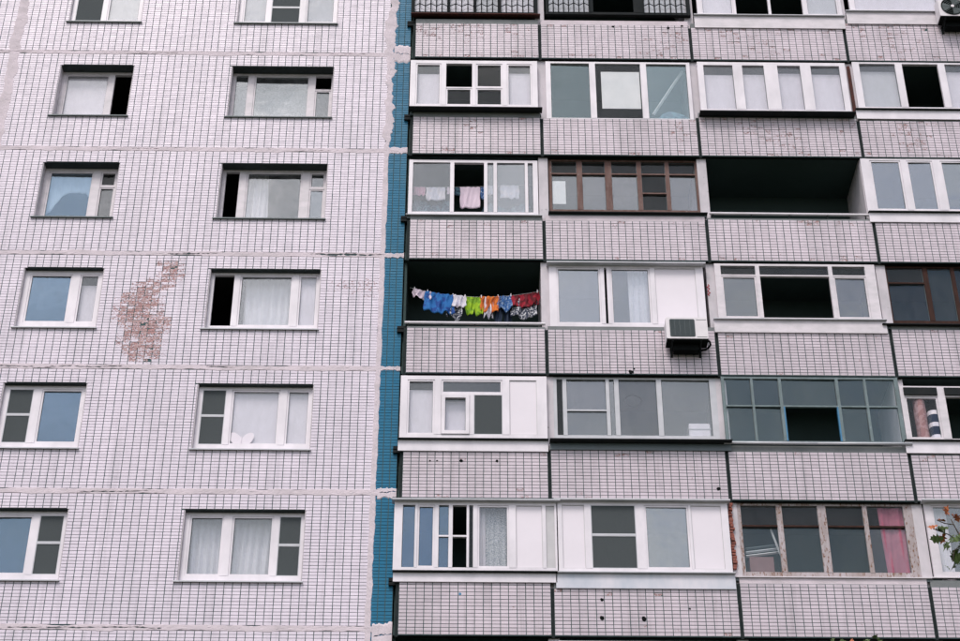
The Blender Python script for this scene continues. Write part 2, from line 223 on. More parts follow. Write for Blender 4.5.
surface('mastic', (.018,.026,.028), .9, (.05,.055,.055), .6, 5.)
surface('spall', (.58,.40,.395), .95, (.42,.27,.26), .8, 9., spot=(.62,.5,.52), bump=.9, spot_range=(.52,.62))
surface('brick', (.33,.11,.08), .95, (.22,.10,.085), .8, 14., spot=(.5,.4,.38), bump=.8)
surface('accase', (.78,.73,.76), .45, (.60,.57,.59), .6, 3.)
surface('acgrille', (.10,.125,.13), .6)
surface('bark', (.09,.07,.055), .95, (.05,.045,.04), .8, 8., bump=.8)
surface('ground', (.045,.055,.03), .95, (.06,.058,.045), .8, .3)
surface('wire', (.55,.55,.56), .5)
sheer_material('screen', (.075,.088,.094), .80, 160.)
sheer_material('net', (.86,.82,.87), .72, 70.)
sheer_material('sheer', (.84,.82,.88), .80, 24.)
for r in (5, 8, 10, 12, 15, 18, 25, 30, 35):
    glass_material('g%02d' % r, r/100*(.62 if r > 5 else .3), (.88, .95, 1), dust=.015 if r < 10 else .05)
    glass_material('g%02db' % r, r/100*.40, (.55, .76, 1.0), (.86,.92,.95), .03)
    glass_material('g%02dt' % r, r/100*.62, (.72, .93, 1.0), (.955,.97,.97), .02)
GL = lambda k: MATS[k]

# ------------------------------------------------------------------ mesh helpers
class MB:
    def __init__(s): s.v = []; s.f = []; s.m = []
    def box(s, x0, x1, y0, y1, z0, z1, mi=0):
        n = len(s.v)
        s.v += [(x0,y0,z0),(x1,y0,z0),(x1,y1,z0),(x0,y1,z0),(x0,y0,z1),(x1,y0,z1),(x1,y1,z1),(x0,y1,z1)]
        s.f += [(n,n+3,n+2,n+1),(n+4,n+5,n+6,n+7),(n,n+1,n+5,n+4),(n+1,n+2,n+6,n+5),(n+2,n+3,n+7,n+6),(n+3,n,n+4,n+7)]
        s.m += [mi]*6; return s
    def bar(s, a, b, w, mi=0, sides=4, w2=None):
        """prism between two points, tapered when w2 is given"""
        a = Vector(a); b = Vector(b); d = (b-a).normalized(); w2 = w if w2 is None else w2
        u = d.orthogonal().normalized(); v = d.cross(u); n = len(s.v)
        for p, r in ((a, w), (b, w2)):
            for k in range(sides):
                t = 2*math.pi*(k+.5)/sides; s.v.append(tuple(p + u*math.cos(t)*r + v*math.sin(t)*r))
        for k in range(sides):
            k2 = (k+1) % sides; s.f.append((n+k, n+k2, n+sides+k2, n+sides+k)); s.m.append(mi)
        s.f.append(tuple(n+sides-1-k for k in range(sides))); s.f.append(tuple(n+sides+k for k in range(sides))); s.m += [mi, mi]
        return s
    def tube(s, pts, w, sides=6, w2=None):
        k = len(pts)-1
        for i in range(k):
            wa = w if w2 is None else w+(w2-w)*i/k; wb = w if w2 is None else w+(w2-w)*(i+1)/k
            s.bar(pts[i], pts[i+1], wa, 0, sides, wb)
        return s
    def ring(s, x0, x1, z0, z1, y0, y1, w):
        s.box(x0, x0+w, y0, y1, z0, z1); s.box(x1-w, x1, y0, y1, z0, z1)
        s.box(x0+w, x1-w, y0, y1, z1-w, z1); s.box(x0+w, x1-w, y0, y1, z0, z0+w); return s
    def build(s, name, mat, parent=None, smooth=False):
        me = bpy.data.meshes.new(name); me.from_pydata(s.v, [], s.f)
        for m in (mat if isinstance(mat, (list, tuple)) else [mat]): me.materials.append(MATS[m] if isinstance(m, str) else m)
        if isinstance(mat, (list, tuple)) and len(mat) > 1: me.polygons.foreach_set('material_index', s.m)
        if smooth: me.polygons.foreach_set('use_smooth', [True]*len(me.polygons))
        me.update()
        o = bpy.data.objects.new(name, me); COL.objects.link(o)
        if parent: o.parent = parent
        return o
def tag(o, label=None, cat=None, group=None, kind=None):
    for k, v in (('label', label), ('category', cat), ('group', group), ('kind', kind)):
        if v: o[k] = v
    return o
def empty(name, loc=(0,0,0)):
    o = bpy.data.objects.new(name, None); COL.objects.link(o); o.location = loc; o.empty_display_size = .2; return o
def in_poly(x, z, P):
    c = False; j = len(P)-1
    for i in range(len(P)):
        if (P[i][1] > z) != (P[j][1] > z) and x < (P[j][0]-P[i][0])*(z-P[i][1])/(P[j][1]-P[i][1])+P[i][0]: c = not c
        j = i
    return c
def poly_dist(x, z, P):
    d = 9
    for i in range(len(P)):
        ax, az = P[i-1]; bx, bz = P[i]; L = (bx-ax)**2+(bz-az)**2
        t = max(0, min(1, ((x-ax)*(bx-ax)+(z-az)*(bz-az))/L)); d = min(d, math.hypot(x-ax-t*(bx-ax), z-az-t*(bz-az)))
    return d
TILE_W, TILE_H = .156, .0675
def tiles(name, parent, x0, x1, z0, z1, yf, mat, holes=(), wear=None, ph=TILE_H, miss=None, jx=.0105, jz=.0064, soil=None):
    """stack-bonded tiles, each a small block of its own standing proud of the grout bed"""
    nx = max(1, round((x1-x0)/TILE_W)); nz = max(1, round((z1-z0)/ph))
    xe = [x0+(x1-x0)*i/nx for i in range(nx+1)]; ze = [z0+(z1-z0)*i/nz for i in range(nz+1)]
    xe = [xe[0]] + [x+random.gauss(0, .0028) for x in xe[1:-1]] + [xe[-1]]
    v = []; f = []; tint = []; wr = []
    for j in range(nz):
        xs_ = random.gauss(0, .0005)
        for i in range(nx):
            a, b = xe[i]+jx/2+xs_+random.gauss(0,.0006), xe[i+1]-jx/2+xs_+random.gauss(0,.0006); c, d = ze[j]+jz/2, ze[j+1]-jz/2
            ok = True
            for (ha, hb, hc, hd) in holes:
                if b <= ha or a >= hb or d <= hc or c >= hd: continue
                fx = min(b, hb)-max(a, ha); fz = min(d, hd)-max(c, hc)
                if fx > .97*(b-a) and fz > .97*(d-c): ok = False; break
                if (b-a)-fx > .012 and fz > .5*(d-c):
                    if a < ha: b = ha
                    else: a = hb
                elif fx > .5*(b-a) and (d-c)-fz > .012:
                    if c < hc: d = hc
                    else: c = hd
                elif fx > .5*(b-a): ok = False; break
            if not ok or b-a < .015 or d-c < .012: continue
            w = wear((a+b)/2, (c+d)/2) if wear else 0
            if miss and random.random() < miss((a+b)/2, (c+d)/2): continue
            y = yf+random.gauss(0, .0008); ty = random.gauss(0, .0005); tz = random.gauss(0, .0003); e = .0025
            n = len(v)
            v += [(a+e,y-ty-tz,c+e),(b-e,y+ty-tz,c+e),(b-e,y+ty+tz,d-e),(a+e,y-ty+tz,d-e),(a,yf+.013,c),(b,yf+.013,c),(b,yf+.013,d),(a,yf+.013,d)]
            f += [(n,n+1,n+2,n+3),(n,n+4,n+5,n+1),(n+1,n+5,n+6,n+2),(n+2,n+6,n+7,n+3),(n+3,n+7,n+4,n)]
            t = random.gauss(1, .022)
            if w > .43: v[-8:-4] = [(p_, q_+.006, r_) for p_, q_, r_ in v[-8:-4]]
            if soil: t *= soil((a+b)/2, (c+d)/2)
            t = t*random.uniform(.88,.95) if random.random() < .03 else t
            tint += [min(1.12, t)]*5; wr += [w]*5
    me = bpy.data.meshes.new(name); me.from_pydata(v, [], f); me.materials.append(MATS[mat])
    for nm, data in (('tint', tint), ('wear', wr)):
        at = me.attributes.new(nm, 'FLOAT', 'FACE'); at.data.foreach_set('value', data)
    me.update(); o = bpy.data.objects.new(name, me); COL.objects.link(o); o.parent = parent; o['kind'] = 'stuff'
    return o
def ragged(name, parent, axis, a0, a1, c, half, y=-.005, rough=.012, cracks=(), step=.05, mat='mortar'):
    """smeared mortar strip with torn edges along x ('x') or z ('z'); cracks = spans where the joint has opened"""
    n = max(2, int((a1-a0)/step)); v = []; f = []
    e0 = e1 = 0.; cz = 0.
    for i in range(n+1):
        a = a0+(a1-a0)*i/n
        e0 = e0*.8+random.gauss(0, rough*.5); e1 = e1*.8+random.gauss(0, rough*.5); cz = max(-.6, min(.6, cz*.9+random.gauss(0,.12)))
        deep = 0; w = .006
        for (p, q, k) in cracks:
            if p < a < q and random.random() < (.93 if k else .55):
                deep = .06 if k else .03; w = (.007, .011, .02)[k]*random.uniform(.3, 1.6)
        h = half if not callable(half) else half(a)
        mid = c+cz*h*.6
        prof = [(c-h+e0, y+.012), (c-h*.8+e0, y), (mid-w, y+random.gauss(0,.0015)), (mid, y+deep), (mid+w, y+random.gauss(0,.0015)), (c+h*.8+e1, y), (c+h+e1, y+.012)]
        for p, yy in prof: v.append((a, yy, p) if axis == 'x' else (p, yy, a))
    for i in range(n):
        for k in range(6):
            q = (i*7+k, (i+1)*7+k, (i+1)*7+k+1, i*7+k+1)
            f.append(q if axis == 'x' else q[::-1])
    m = MB(); m.v = v; m.f = f; return m.build(name, mat, parent)

# ------------------------------------------------------------------ ground and the building's body
g = MB(); N = 24
for i in range(N+1):
    for j in range(N+1):
        x = -900+1800*i/N; y = -900+1800*j/N
        g.v.append((x, y, 0))
for i in range(N):
    for j in range(N): a = i*(N+1)+j; g.f.append((a, a+N+1, a+N+2, a+1))
tag(g.build('ground', 'ground'), kind='structure')
B = empty('apartment_building')
tag(B, 'tall panel apartment block clad in pinkish white tiles with balconies and a blue tiled strip', 'building')
AL, AR, BL, BR = FIT['al'], FIT['ar'], FIT['bl'], FIT['br']
P = [FIT['p0'], FIT['p1'], FIT['p2'], FIT['p3'], FIT['p3']+3.52]
XL = -14.6; XR = P[4]
BLUE0, BLUE1 = -1.455, -1.075
seam = lambda r: FIT['s']-r*FH               # r=0 is the first seam in view
wtop = lambda r: FIT['t']-(r-1)*FH; wbot = lambda r: FIT['b']-(r-1)*FH
pbot = lambda r: FIT['pb']-r*FH
R0, R1 = -2, 6                                # storeys built in full
ZTOP = seam(-2)+.3; ZLOW = seam(6)
# storeys below the ones in view, down to the ground, and the parapet of the roof
m = MB(); m.box(XL, BLUE1, 0.0, .32, 0, ZLOW-.06); m.box(P[0], XR, -.03, .3, 0, pbot(6)-1.4)
m.build('lower_wall', 'plaster', B)
m = MB(); m.box(XL, XR, -.02, 9.2, ZTOP+.02, ZTOP+.5); m.build('roof', 'concrete', B)
m = MB(); m.box(XL, XR, 9.0, 9.2, 0, ZTOP); m.build('rear_wall', 'plaster', B)
for x in (XL, XR):
    m = MB(); m.box(x-.1 if x < 0 else x-.12, x-.0 if x < 0 else x+.1, .33, 8.99, 0, ZTOP); m.build('end_wall', 'plaster', B)
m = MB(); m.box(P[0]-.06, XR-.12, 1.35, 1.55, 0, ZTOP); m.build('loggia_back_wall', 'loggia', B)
for r in range(R0, R1+2):                     # floors: loggia floor slabs and room floor slabs
    z = pbot(r)
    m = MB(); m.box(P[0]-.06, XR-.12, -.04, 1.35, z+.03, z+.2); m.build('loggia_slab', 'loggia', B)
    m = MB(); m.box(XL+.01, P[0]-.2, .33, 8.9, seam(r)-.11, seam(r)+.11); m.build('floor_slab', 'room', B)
for x in (-9.95, -6.1, -1.2):
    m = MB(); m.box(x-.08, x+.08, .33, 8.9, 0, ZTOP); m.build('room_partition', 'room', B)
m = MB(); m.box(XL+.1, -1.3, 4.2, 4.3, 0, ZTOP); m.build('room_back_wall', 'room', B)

# ------------------------------------------------------------------ left wall: one panel per storey, windows, seams
def wear_wall(x, z):
    w = 0
    for Q, s in ((PATCH, 1.), (PATCH2, .86)):
        d = poly_dist(x, z, Q)
        if in_poly(x, z, Q): w = max(w, s*min(.49, .41+d*.3)+random.gauss(0, .035))
        elif d < .22: w = max(w, s*(.36-d*.9)+random.gauss(0, .04))
    return w if w > 0 else (random.uniform(.2,.34) if random.random() < .012 else 0)
def miss_wall(x, z):
    if in_poly(x, z, PATCH) and poly_dist(x, z, PATCH) > .1: return .003
    return .0001
def soil_wall(x, z):
    """run-off grime: below the sill ends and along the panel joints"""
    k = 1.
    for r_ in range(0, 7):
        dz = wbot(r_)-z
        if 0 < dz < .75:
            for e in (AL, AR, BL, BR):
                d_ = abs(x-e)
                if d_ < .22: k *= 1-.10*(1-d_/.22)*(1-dz/.75)*random.uniform(.4, 1.5)
        ds = abs(seam(r_)-z)
        if ds < .2: k *= 1-.07*(1-ds/.2)*random.uniform(0, 1.6)
    return k
XS = -9.97                                     # vertical seam at the far end
for r in range(R0, R1):
    zt, zb = seam(r)-.055, seam(r+1)+.055
    holes = [(AL, AR, wbot(r+1), wtop(r+1)), (BL, BR, wbot(r+1), wtop(r+1))]
    m = MB()
    m.box(XS+.0, BLUE1, .008, .32, zb-.055, holes[0][2]); m.box(XS, BLUE1, .008, .32, holes[0][3], zt+.055)
    for a, b in ((XS, AL), (AR, BL), (BR, BLUE1)): m.box(a, b, .008, .32, holes[0][2], holes[0][3])
    pan = m.build('wall_panel', 'grout', B)
    tiles('wall_tiles', pan, XS+.07, FIT['vs']+.015, zb, zt, 0, 'tile_white', holes, wear_wall, miss=miss_wall, soil=soil_wall)
    tiles('blue_tiles', pan, BLUE0-.03, BLUE1, zb-.05, zt+.05, .001, 'tile_blue', wear=lambda x, z: random.uniform(.1,.4) if random.random() < .04 else 0)
    m = MB(); m.box(XL, XS-.001, .008, .32, zb-.055, zt+.055); pan2 = m.build('wall_panel', 'grout', B)
    tiles('wall_tiles', pan2, XL, XS-.07, zb, zt, 0, 'tile_white')
    hb = {0:.25, 1:.10, 2:.065, 3:.06, 4:.12, 5:.25}.get(r, .1)
    ragged('seam_mortar', B, 'x', XL, BLUE0+.03, seam(r), .062, cracks=[(a, b, k) for rr, a, b, k in CRACKS if rr == r])
    ragged('seam_mortar', B, 'x', BLUE0+.02, BLUE1+.005, seam(r)-(.12 if r == 5 else -.03 if r == 0 else 0), lambda a, h=hb: h*random.uniform(.85,1.05), y=-.009, rough=.022, step=.03, cracks=[(-1.4,-1.1,1)] if r in (0,4,5) else [])
    # vertical seams
    ragged('seam_mortar', B, 'z', seam(r+1)+.03, seam(r)-.03, XS, .085 if r > 0 else .13, rough=.03)
    ragged('seam_mortar', B, 'z', seam(r+1)+.02, seam(r)-.02, FIT['vs']+.055, .058 if r > 0 else .10, y=-.006, rough=.009 if r > 0 else .04)

# rough bedding laid bare where the glaze has come away
for Q in (PATCH,):
    m = MB(); n = 0; s_ = .045
    x_ = min(p[0] for p in Q)
    while x_ < max(p[0] for p in Q):
        z_ = min(p[1] for p in Q)
        while z_ < max(p[1] for p in Q):
            if in_poly(x_, z_, Q) and random.random() < .42:
                k = len(m.v); w_ = s_*random.uniform(.5,.8); y_ = random.uniform(.0015,.006)
                ring = [(x_+w_*random.uniform(.6,1)*math.cos(a*1.047), y_+random.gauss(0,.001), z_+w_*random.uniform(.6,1)*math.sin(a*1.047)) for a in range(6)]
                m.v += ring+[(p_, .011, r_) for p_, q_, r_ in ring]
                m.f.append(tuple(range(k, k+6))); m.f += [(k+(a+1) % 6, k+a, k+6+a, k+6+(a+1) % 6) for a in range(6)]
            z_ += s_
        x_ += s_
    o_ = m.build('bare_mortar', 'spall', B); o_['kind'] = 'stuff'

# ------------------------------------------------------------------ glazed units (windows and balcony glazing)
def pane(parent, kind, x0, x1, z0, z1, y, style, top_gap=.2):
    """fill one light of a frame"""
    if kind == 'open': return
    def glass(k, yy=None):
        m = MB(); yy = y+.038 if yy is None else yy
        tw = random.uniform(-.009, .009); ty = random.uniform(-.006, .006)
        m.box(x0-.004, x1+.004, yy, yy+.006, z0-.004, z1+.004)
        for i in range(len(m.v)):
            vx, vy, vz = m.v[i]; m.v[i] = (vx, vy+tw*(1 if vz > z0+.1 else -1)+ty*(1 if vx > (x0+x1)/2 else -1), vz)
        m.build('pane', k, parent)
    if kind in ('panel', 'panelg'):
        m = MB(); m.box(x0-.004, x1+.004, y+.022, y+.05, z0-.004, z1+.004)
        m.build('panel', 'panelwhite' if kind == 'panel' else 'panelgrey', parent)
        m = MB(); m.ring(x0, x1, z0, z1, y+.012, y+.03, .011); m.build('glazing_bead', 'panelgrey', parent)
    elif kind == 'boxpanel':
        m = MB(); m.box(x0-.004, x1+.004, y-.03, y+.05, z0, z1); m.build('shutter_box', 'darkmetal', parent)
    elif kind == 'screen':
        glass('g08', y+.055)
        m = MB(); m.box(x0-.004, x1+.004, y+.012, y+.015, z0-.004, z1+.004); m.build('insect_screen', 'screen', parent)
        m = MB(); m.ring(x0, x1, z0, z1, y+.004, y+.024, .014); m.build('screen_frame', 'alu', parent)
    elif kind in ('blind', 'blindg', 'film'):
        glass('g10')
        d, gap = (.03, .0) if kind == 'film' else (.085, top_gap*random.uniform(.7, 1.1))
        m = MB(); nseg = 10; zt_ = z1-gap+.02
        m.box(x0-.015, x1+.015, y+.044+d, y+.05+d, z0-.02, zt_)
        m.build('blind', 'blindgrey' if kind == 'blindg' or (kind == 'film' and random.random() < .35) else 'blind', parent)
    else:
        k_ = 'g05' if kind == 'dark' else kind
        if k_[1:3] in ('15', '18', '25'):          # panes of different age and make reflect differently
            near = {'15': ('12','15','18'), '18': ('15','18','25'), '25': ('18','25','30')}[k_[1:3]]
            k_ = 'g'+random.choice(near)+k_[3:]
        glass(GL(k_))
    if kind[0] == 'g' or kind in ('blind', 'blindg', 'film', 'dark'):
        m = MB(); m.ring(x0, x1, z0, z1, y+.030, y+.037, .009); m.build('gasket', 'greymetal', parent)
SASHED = ('white', 'dullwhite')
def unit(name, x0, x1, zb, zt, y, style, inner, cells, fw_l, fw_r, ft, fb, sashes=True):
    D = .075
    m = MB()
    m.box(x0, x0+fw_l, y, y+D, zb, zt); m.box(x1-fw_r, x1, y, y+D, zb, zt)
    m.box(x0+fw_l, x1-fw_r, y+.002, y+D-.002, zt-ft, zt); m.box(x0+fw_l, x1-fw_r, y+.002, y+D-.002, zb, zb+fb)
    root = m.build(name, style, B)
    edges = [x0+fw_l]
    for a, b in inner:
        m = MB(); m.box(a, b, y-.003, y+D-.006, zb+fb-.002, zt-ft+.002); m.build('mullion', style, root); edges += [a, b]
    edges.append(x1-fw_r)
    for k, cell in enumerate(cells):
        a, b = edges[2*k], edges[2*k+1]; top = zt-ft
        for kind, split in cell:
            bot = zb+fb if split is None else split+.015
            if kind == 'sashpair':
                c = a+(b-a)*.5
                m = MB(); m.box(c-.04, c+.04, y-.001, y+D-.01, bot, top); m.build('mullion', style, root)
                m = MB(); m.ring(a+.005, c-.045, bot+.004, top-.004, y-.02, y+.045, .075); m.build('sash', style, root)
                pane(root, 'blind', a+.08, c-.12, bot+.08, top-.08, y, style, .02)
                pane(root, 'screen', c+.04, b, bot, top, y, style)
            else:
                ring = sashes and style in SASHED and kind not in ('open', 'panel', 'panelg', 'screen') and b-a > .3 and top-bot > .3
                w = .034 if ring else 0
                if ring:
                    m = MB(); m.ring(a+.002, b-.002, bot+.002, top-.002, y+.012, y+.062, w); m.build('sash', style, root)
                pane(root, kind, a+w, b-w, bot+w, top-w, y, style)
            if split is not None:
                m = MB(); m.box(a, b, y+.002, y+D-.012, split-.017, split+.017); m.build('transom', 'alu' if kind == 'screen' else 'darkwood' if style == 'weathered' else style, root)
            top = bot-.03
    return root
win_roots = {}
for d in WINDOWS:
    x0, x1 = (AL, AR) if d['col'] == 'A' else (BL, BR); r = d['row']; zb, zt = wbot(r), wtop(r); y = d['rec']
    o = unit('window', x0+.02, x1-.02, zb+.012, zt-.02, y, d['style'], d['posts'], d['cells'], d['fw'], d['fw']*.7, d['fw']*.8, d['fb'])
    win_roots[d['col']+str(r)] = o
    for xa in (x0, x1-.018):
        m = MB(); m.box(xa, xa+.018, .012, .319, zb, zt-.018); m.build('reveal', 'plaster', o)
    m = MB(); m.box(x0, x1, .012, .319, zt-.018, zt); m.build('soffit_shade', 'soffit_shade', o)  # top of the opening, its shade painted in as a dark colour
    m = MB(); e = random.uniform(.0, .05)
    m.v = [(x0-.03-e, -.045, zb-.028), (x1+.02, -.045, zb-.028), (x1+.02, y, zb+.010), (x0-.03-e, y, zb+.010),
           (x0-.03-e, -.045, zb-.004), (x1+.02, -.045, zb-.004), (x1+.02, y, zb+.03), (x0-.03-e, y, zb+.03)]
    m.f = [(0,3,2,1),(4,5,6,7),(0,1,5,4),(1,2,6,5),(2,3,7,6),(3,0,4,7)]
    m.build('sill', 'alu' if r > 2 else 'greymetal', o)
for r, cols in ((-1, 'AB'), (6, 'AB')):        # storeys just outside the picture
    for c in cols:
        x0, x1 = (AL, AR) if c == 'A' else (BL, BR)
        mid = x0+(x1-x0)*.5
        unit('window', x0+.02, x1-.02, wbot(r)+.012, wtop(r)-.02, .11, 'white', [(mid-.05, mid+.05)], [[('g25', None)], [('film', None)]], .09, .09, .08, .15)

# ------------------------------------------------------------------ loggias: partitions, parapets with tiles, glazing
def wear_par(x0, x1, z0, z1, edge, spots):
    def f(x, z):
        w = 0
        if random.random() < edge*max(0, 1-min(z-z0, z1-z)/.2): w = random.uniform(.28,.46)
        for sx, sz, sr in spots:
            d = math.hypot(x-sx, z-sz)
            if d < sr and random.random() < .6: w = max(w, random.uniform(.3,.44))
        if random.random() < .035: w = max(w, random.uniform(.2,.36))
        return w
    return f
def soil_par(x0, x1, z0, z1, base):
    runs = [(random.uniform(x0, x1), random.uniform(.03,.14), random.uniform(.05,.2), random.uniform(.3, 1.)) for _ in range(5)]
    def f(x, z):
        k = base*(1-.16*max(0, 1-(z-z0)/.22)*random.uniform(.2,1.3))*(1-.12*max(0, 1-(z1-z)/.16)*random.uniform(.2,1.3))
        k *= 1-.10*max(0, 1-min(x-x0, x1-x)/.25)*random.uniform(.2,1.2)
        for rx, rw, ra, rl in runs:
            if abs(x-rx) < rw+.05 and z > z1-rl: k *= 1-ra*.7*(1-(z1-z)/rl)
        return k
    return f
EDGE = {(0,0):.75, (0,1):.35, (0,2):.6, (0,3):.5, (1,0):.2, (1,1):.3, (1,2):.6, (1,3):.3, (2,2):.4, (2,1):.2, (4,0):.25, (5,1):.25}
SPOTS = {(0,0): [(-.6,29.7,.35), (.2,29.75,.4), (1.3,29.8,.3)], (0,1): [(4.5,29.3,.35), (4.9,29.6,.3)], (0,2): [(6.2,29.7,.3), (7.0,29.5,.5)],
         (0,3): [(9.2,29.8,.3), (10.1,29.6,.5)], (1,2): [(6.6,27.0,.5), (8.5,26.9,.35), (7.3,26.6,.4)], (1,3): [(9.9,26.8,.5)], (1,1): [(4.9,26.8,.3)], (1,0): [(.4,27.0,.3)]}
for r in range(R0, R1+2):
    for i in range(5):
        z0, z1 = pbot(r)+.2, pbot(r-1)+.03
        if i == 0: m = MB(); m.box(P[0]-.06, P[0]-.01, .06, 1.35, z0, z1); m.build('partition_wall', 'loggia', B)
        elif i < 4: m = MB(); m.box(P[i]-.085, P[i]+.115, -.035, 1.35, z0, z1); m.build('partition_wall', 'pier', B)
    for c in range(4):
        z0 = pbot(r)+random.uniform(-.004, .004); z1 = PTOP[r][c] if r in PTOP else z0+1.07
        x0, x1 = P[c]+.03, P[c+1]-.03
        zu = next((d['zb'] for d in GLAZING if d['col'] == 'ABCD'[c] and d['row'] == r), z1+.04)
        m = MB(); m.box(x0, x1, -.112, -.045, z0, z1+.004, 1); m.m[2] = 0; par = m.build('parapet', ['grout', 'soffit_shade'], B)  # front is grout; other faces coloured dark to paint the underside's shade
        m = MB(); m.box(P[c]-.0295, P[c]+.0295, -.085, -.046, z0-.02, z1+.01); m.build('joint_seal', 'mastic', B)
        m = MB(); m.box(x0, x1, -.09, -.046, z0-.018, z0-.001); m.build('shadow_strip', 'rubber_shade', par)  # black strip painting the slab's shadow line below the parapet
        if r in (-1, -2) or r > 6: continue
        tiles('parapet_tiles', par, x0, x1, z0+.012, z1, -.12, 'tile_grimy', jx=.0105, jz=.0078, wear=wear_par(x0, x1, z0, z1, EDGE.get((r,c), .1), SPOTS.get((r,c), [])),
              ph=.0695, soil=soil_par(x0, x1, z0, z1, 1. if r < 3 else .93))
        if zu > z1+.02:                          # mortar coping between the tiles and what stands on the parapet
            m = MB(); m.box(x0, x1, -.108, -.048, z1+.004, min(zu, z1+.14)); m.build('coping', 'mortar' if (r,c) in ((0,1),(2,1),(5,2)) else 'concrete', par)
glz = {}
GNAME = {'A0': 'dark framed balcony glazing behind a chevron grille', 'B0': 'dark grille glazing with an open black bay', 'C0': 'white glazing with two open black lights',
 'D0': 'pale glazing beside the topmost air conditioner', 'A1': 'white four light glazing with pale blinds at both ends', 'B1': 'frameless looking teal glass bay with a paper sheet taped inside',
 'C1': 'white glazing with four pale blinds', 'D1': 'white glazing with one black open light', 'A2': 'white sliding glazing with washing behind it', 'B2': 'brown peeling wooden glazing',
 'D2': 'white glazing reflecting blue grey sky', 'B3': 'white glazing behind the air conditioner', 'C3': 'old pale metal glazing, middle light open', 'D3': 'dark brown wooden glazing',
 'A4': 'white plastic glazing with a small dark screened light', 'B4': 'grey white sliding glazing with a round sticker', 'C4': 'teal grey metal lattice glazing with a black opening',
 'D4': 'white framed glazing with rolls stored behind it', 'A5': 'white sliding glazing with blue reflections and a patterned curtain', 'B5': 'white panelled glazing with one dark screened light',
 'C5': 'peeling wooden glazing with a pink curtain', 'D5': 'pale wooden glazing behind the tree leaves'}
for d in GLAZING:
    ps = d['posts']; y = d['y']; zb, zt = d['zb'], d['zt']
    if 'ledge' in d: drop = .66*d['ledge']['out']; zb -= drop; d['fb'] += drop
    zt = min(zt, pbot(d['row']-1)-.012)
    o = unit('balcony_glazing', ps[0][0], ps[-1][1], zb, zt, y, d['style'], ps[1:-1], d['cells'], ps[0][1]-ps[0][0], ps[-1][1]-ps[-1][0], d['ft'], d['fb'], 'nosash' not in d)
    glz[d['col']+str(d['row'])] = o; o['label'] = GNAME[d['col']+str(d['row'])]
    if 'ledge' in d:
        L = d['ledge']; m = MB()
        m.v = [(L['x0'], y-L['out'], zb-.030), (L['x1'], y-L['out'], zb-.030), (L['x1'], y+.07, zb-.012), (L['x0'], y+.07, zb-.012),
               (L['x0'], y-L['out'], zb-.012), (L['x1'], y-L['out'], zb-.012), (L['x1'], y+.07, zb-.002), (L['x0'], y+.07, zb-.002)]
        m.f = [(0,3,2,1),(4,5,6,7),(0,1,5,4),(1,2,6,5),(2,3,7,6),(3,0,4,7)]
        m.build('ledge', L['mat'], o)
        if L['out'] > .1:
            m = MB(); m.box(L['x0']+.02, L['x1']-.02, -.104, -.05, zb-.085, zb-.03); m.build('ledge_support', 'greymetal', o)
    if 'band' in d:
        L = d['band']; m = MB(); n = 14
        m.box(L['x0'], L['x1'], -.15, -.125, L['zb'], L['zt']); m.build('fascia', L['mat'], o)
        m = MB(); m.box(L['x0']-.01, L['x1']+.01, min(y, -.15)-(.15 if L['mat'] == 'greymetal' else .05), -.1, L['zt']+.004, L['zt']+.022); m.build('ledge', 'darkmetal' if L['mat'] in ('white', 'greymetal') else 'alu', o)
    if 'hood' in d:
        m = MB(); m.box(ps[0][0]-.05, ps[-1][1]+.05, min(y, -.13)-.09, -.05, zt+.001, zt+.028); m.build('rain_hood', 'alu', o)
    if 'pipe' in d:
        m = MB(); m.tube([(ps[0][0]-.06, -.17, zb-.045), ((ps[0][0]+ps[-1][1])/2, -.17, zb-.05), (ps[-1][1]+.08, -.17, zb-.04)], .028, 8); m.build('handrail', 'alu', o, True)
        c0, c1 = ps[2][1], ps[3][0]
        for xx in (c0+.012, c1-.012):
            m = MB(); m.box(xx-.014, xx+.014, y-.006, y+.06, zb+d['fb'], d['cells'][2][0][1]-.017); m.build('opening_trim', 'bluepaint', o)
    if 'grille' in d:
        for k in d['grille']:
            a, b = ps[k][1], ps[k+1][0]; n = max(2, 2*round((b-a)/.248)); m = MB(); yy = y-.02
            for i in range(n+1):
                x = a+(b-a)*i/n; m.bar((x, yy, zb+.02), (x, yy, zt-.02), .013)
            for j in range(5):
                zc = zb+.26+j*.30
                if zc+.1 > zt: break
                for i in range(n):
                    za, zc2 = (zc, zc+.08) if i % 2 == 0 else (zc+.08, zc)
                    m.bar((a+(b-a)*i/n, yy-.012, za), (a+(b-a)*(i+1)/n, yy-.012, zc2), .012)
            m.build('grille', 'darkmetal', o)
for c in range(4):                              # storey just below the picture's edge
    a, b = P[c]+.1, P[c+1]-.1; z = pbot(5)-.04
    unit('balcony_glazing', a, b, z-1.5, z-(.1 if c != 1 else .03), -.08, 'dullwhite' if c in (1,2) else 'darkmetal', [(a+(b-a)*.33, a+(b-a)*.36), (a+(b-a)*.66, a+(b-a)*.69)], [[('g08', None)]]*3, .06, .06, .05, .05)
    unit('balcony_glazing', a, b, pbot(-2)-1.5, pbot(-2)-.05, -.08, 'white', [(a+(b-a)*.5-.03, a+(b-a)*.5+.03)], [[('film', None)]]*2, .06, .06, .05, .05)
# open loggias: hand rails and their posts
def rail(x0, x1, z, nposts, zpar):
    m = MB(); m.bar((x0, -.1, z), (x1, -.1, z-.01), .032, 0, 8); o = m.build('handrail', 'white', B)
    for i in range(nposts):
        x = x0+.08+(x1-x0-.16)*i/(nposts-1)
        m = MB(); m.bar((x, -.085, zpar-.05), (x, -.095, z-.02), .016, 0, 6); m.build('rail_post', 'darkmetal', o)
    return o
rail(P[2]+.08, P[3]-.06, 24.575, 5, PTOP[2][2]); rail(P[0]-.02, P[1]-.02, 21.735, 5, PTOP[3][0])
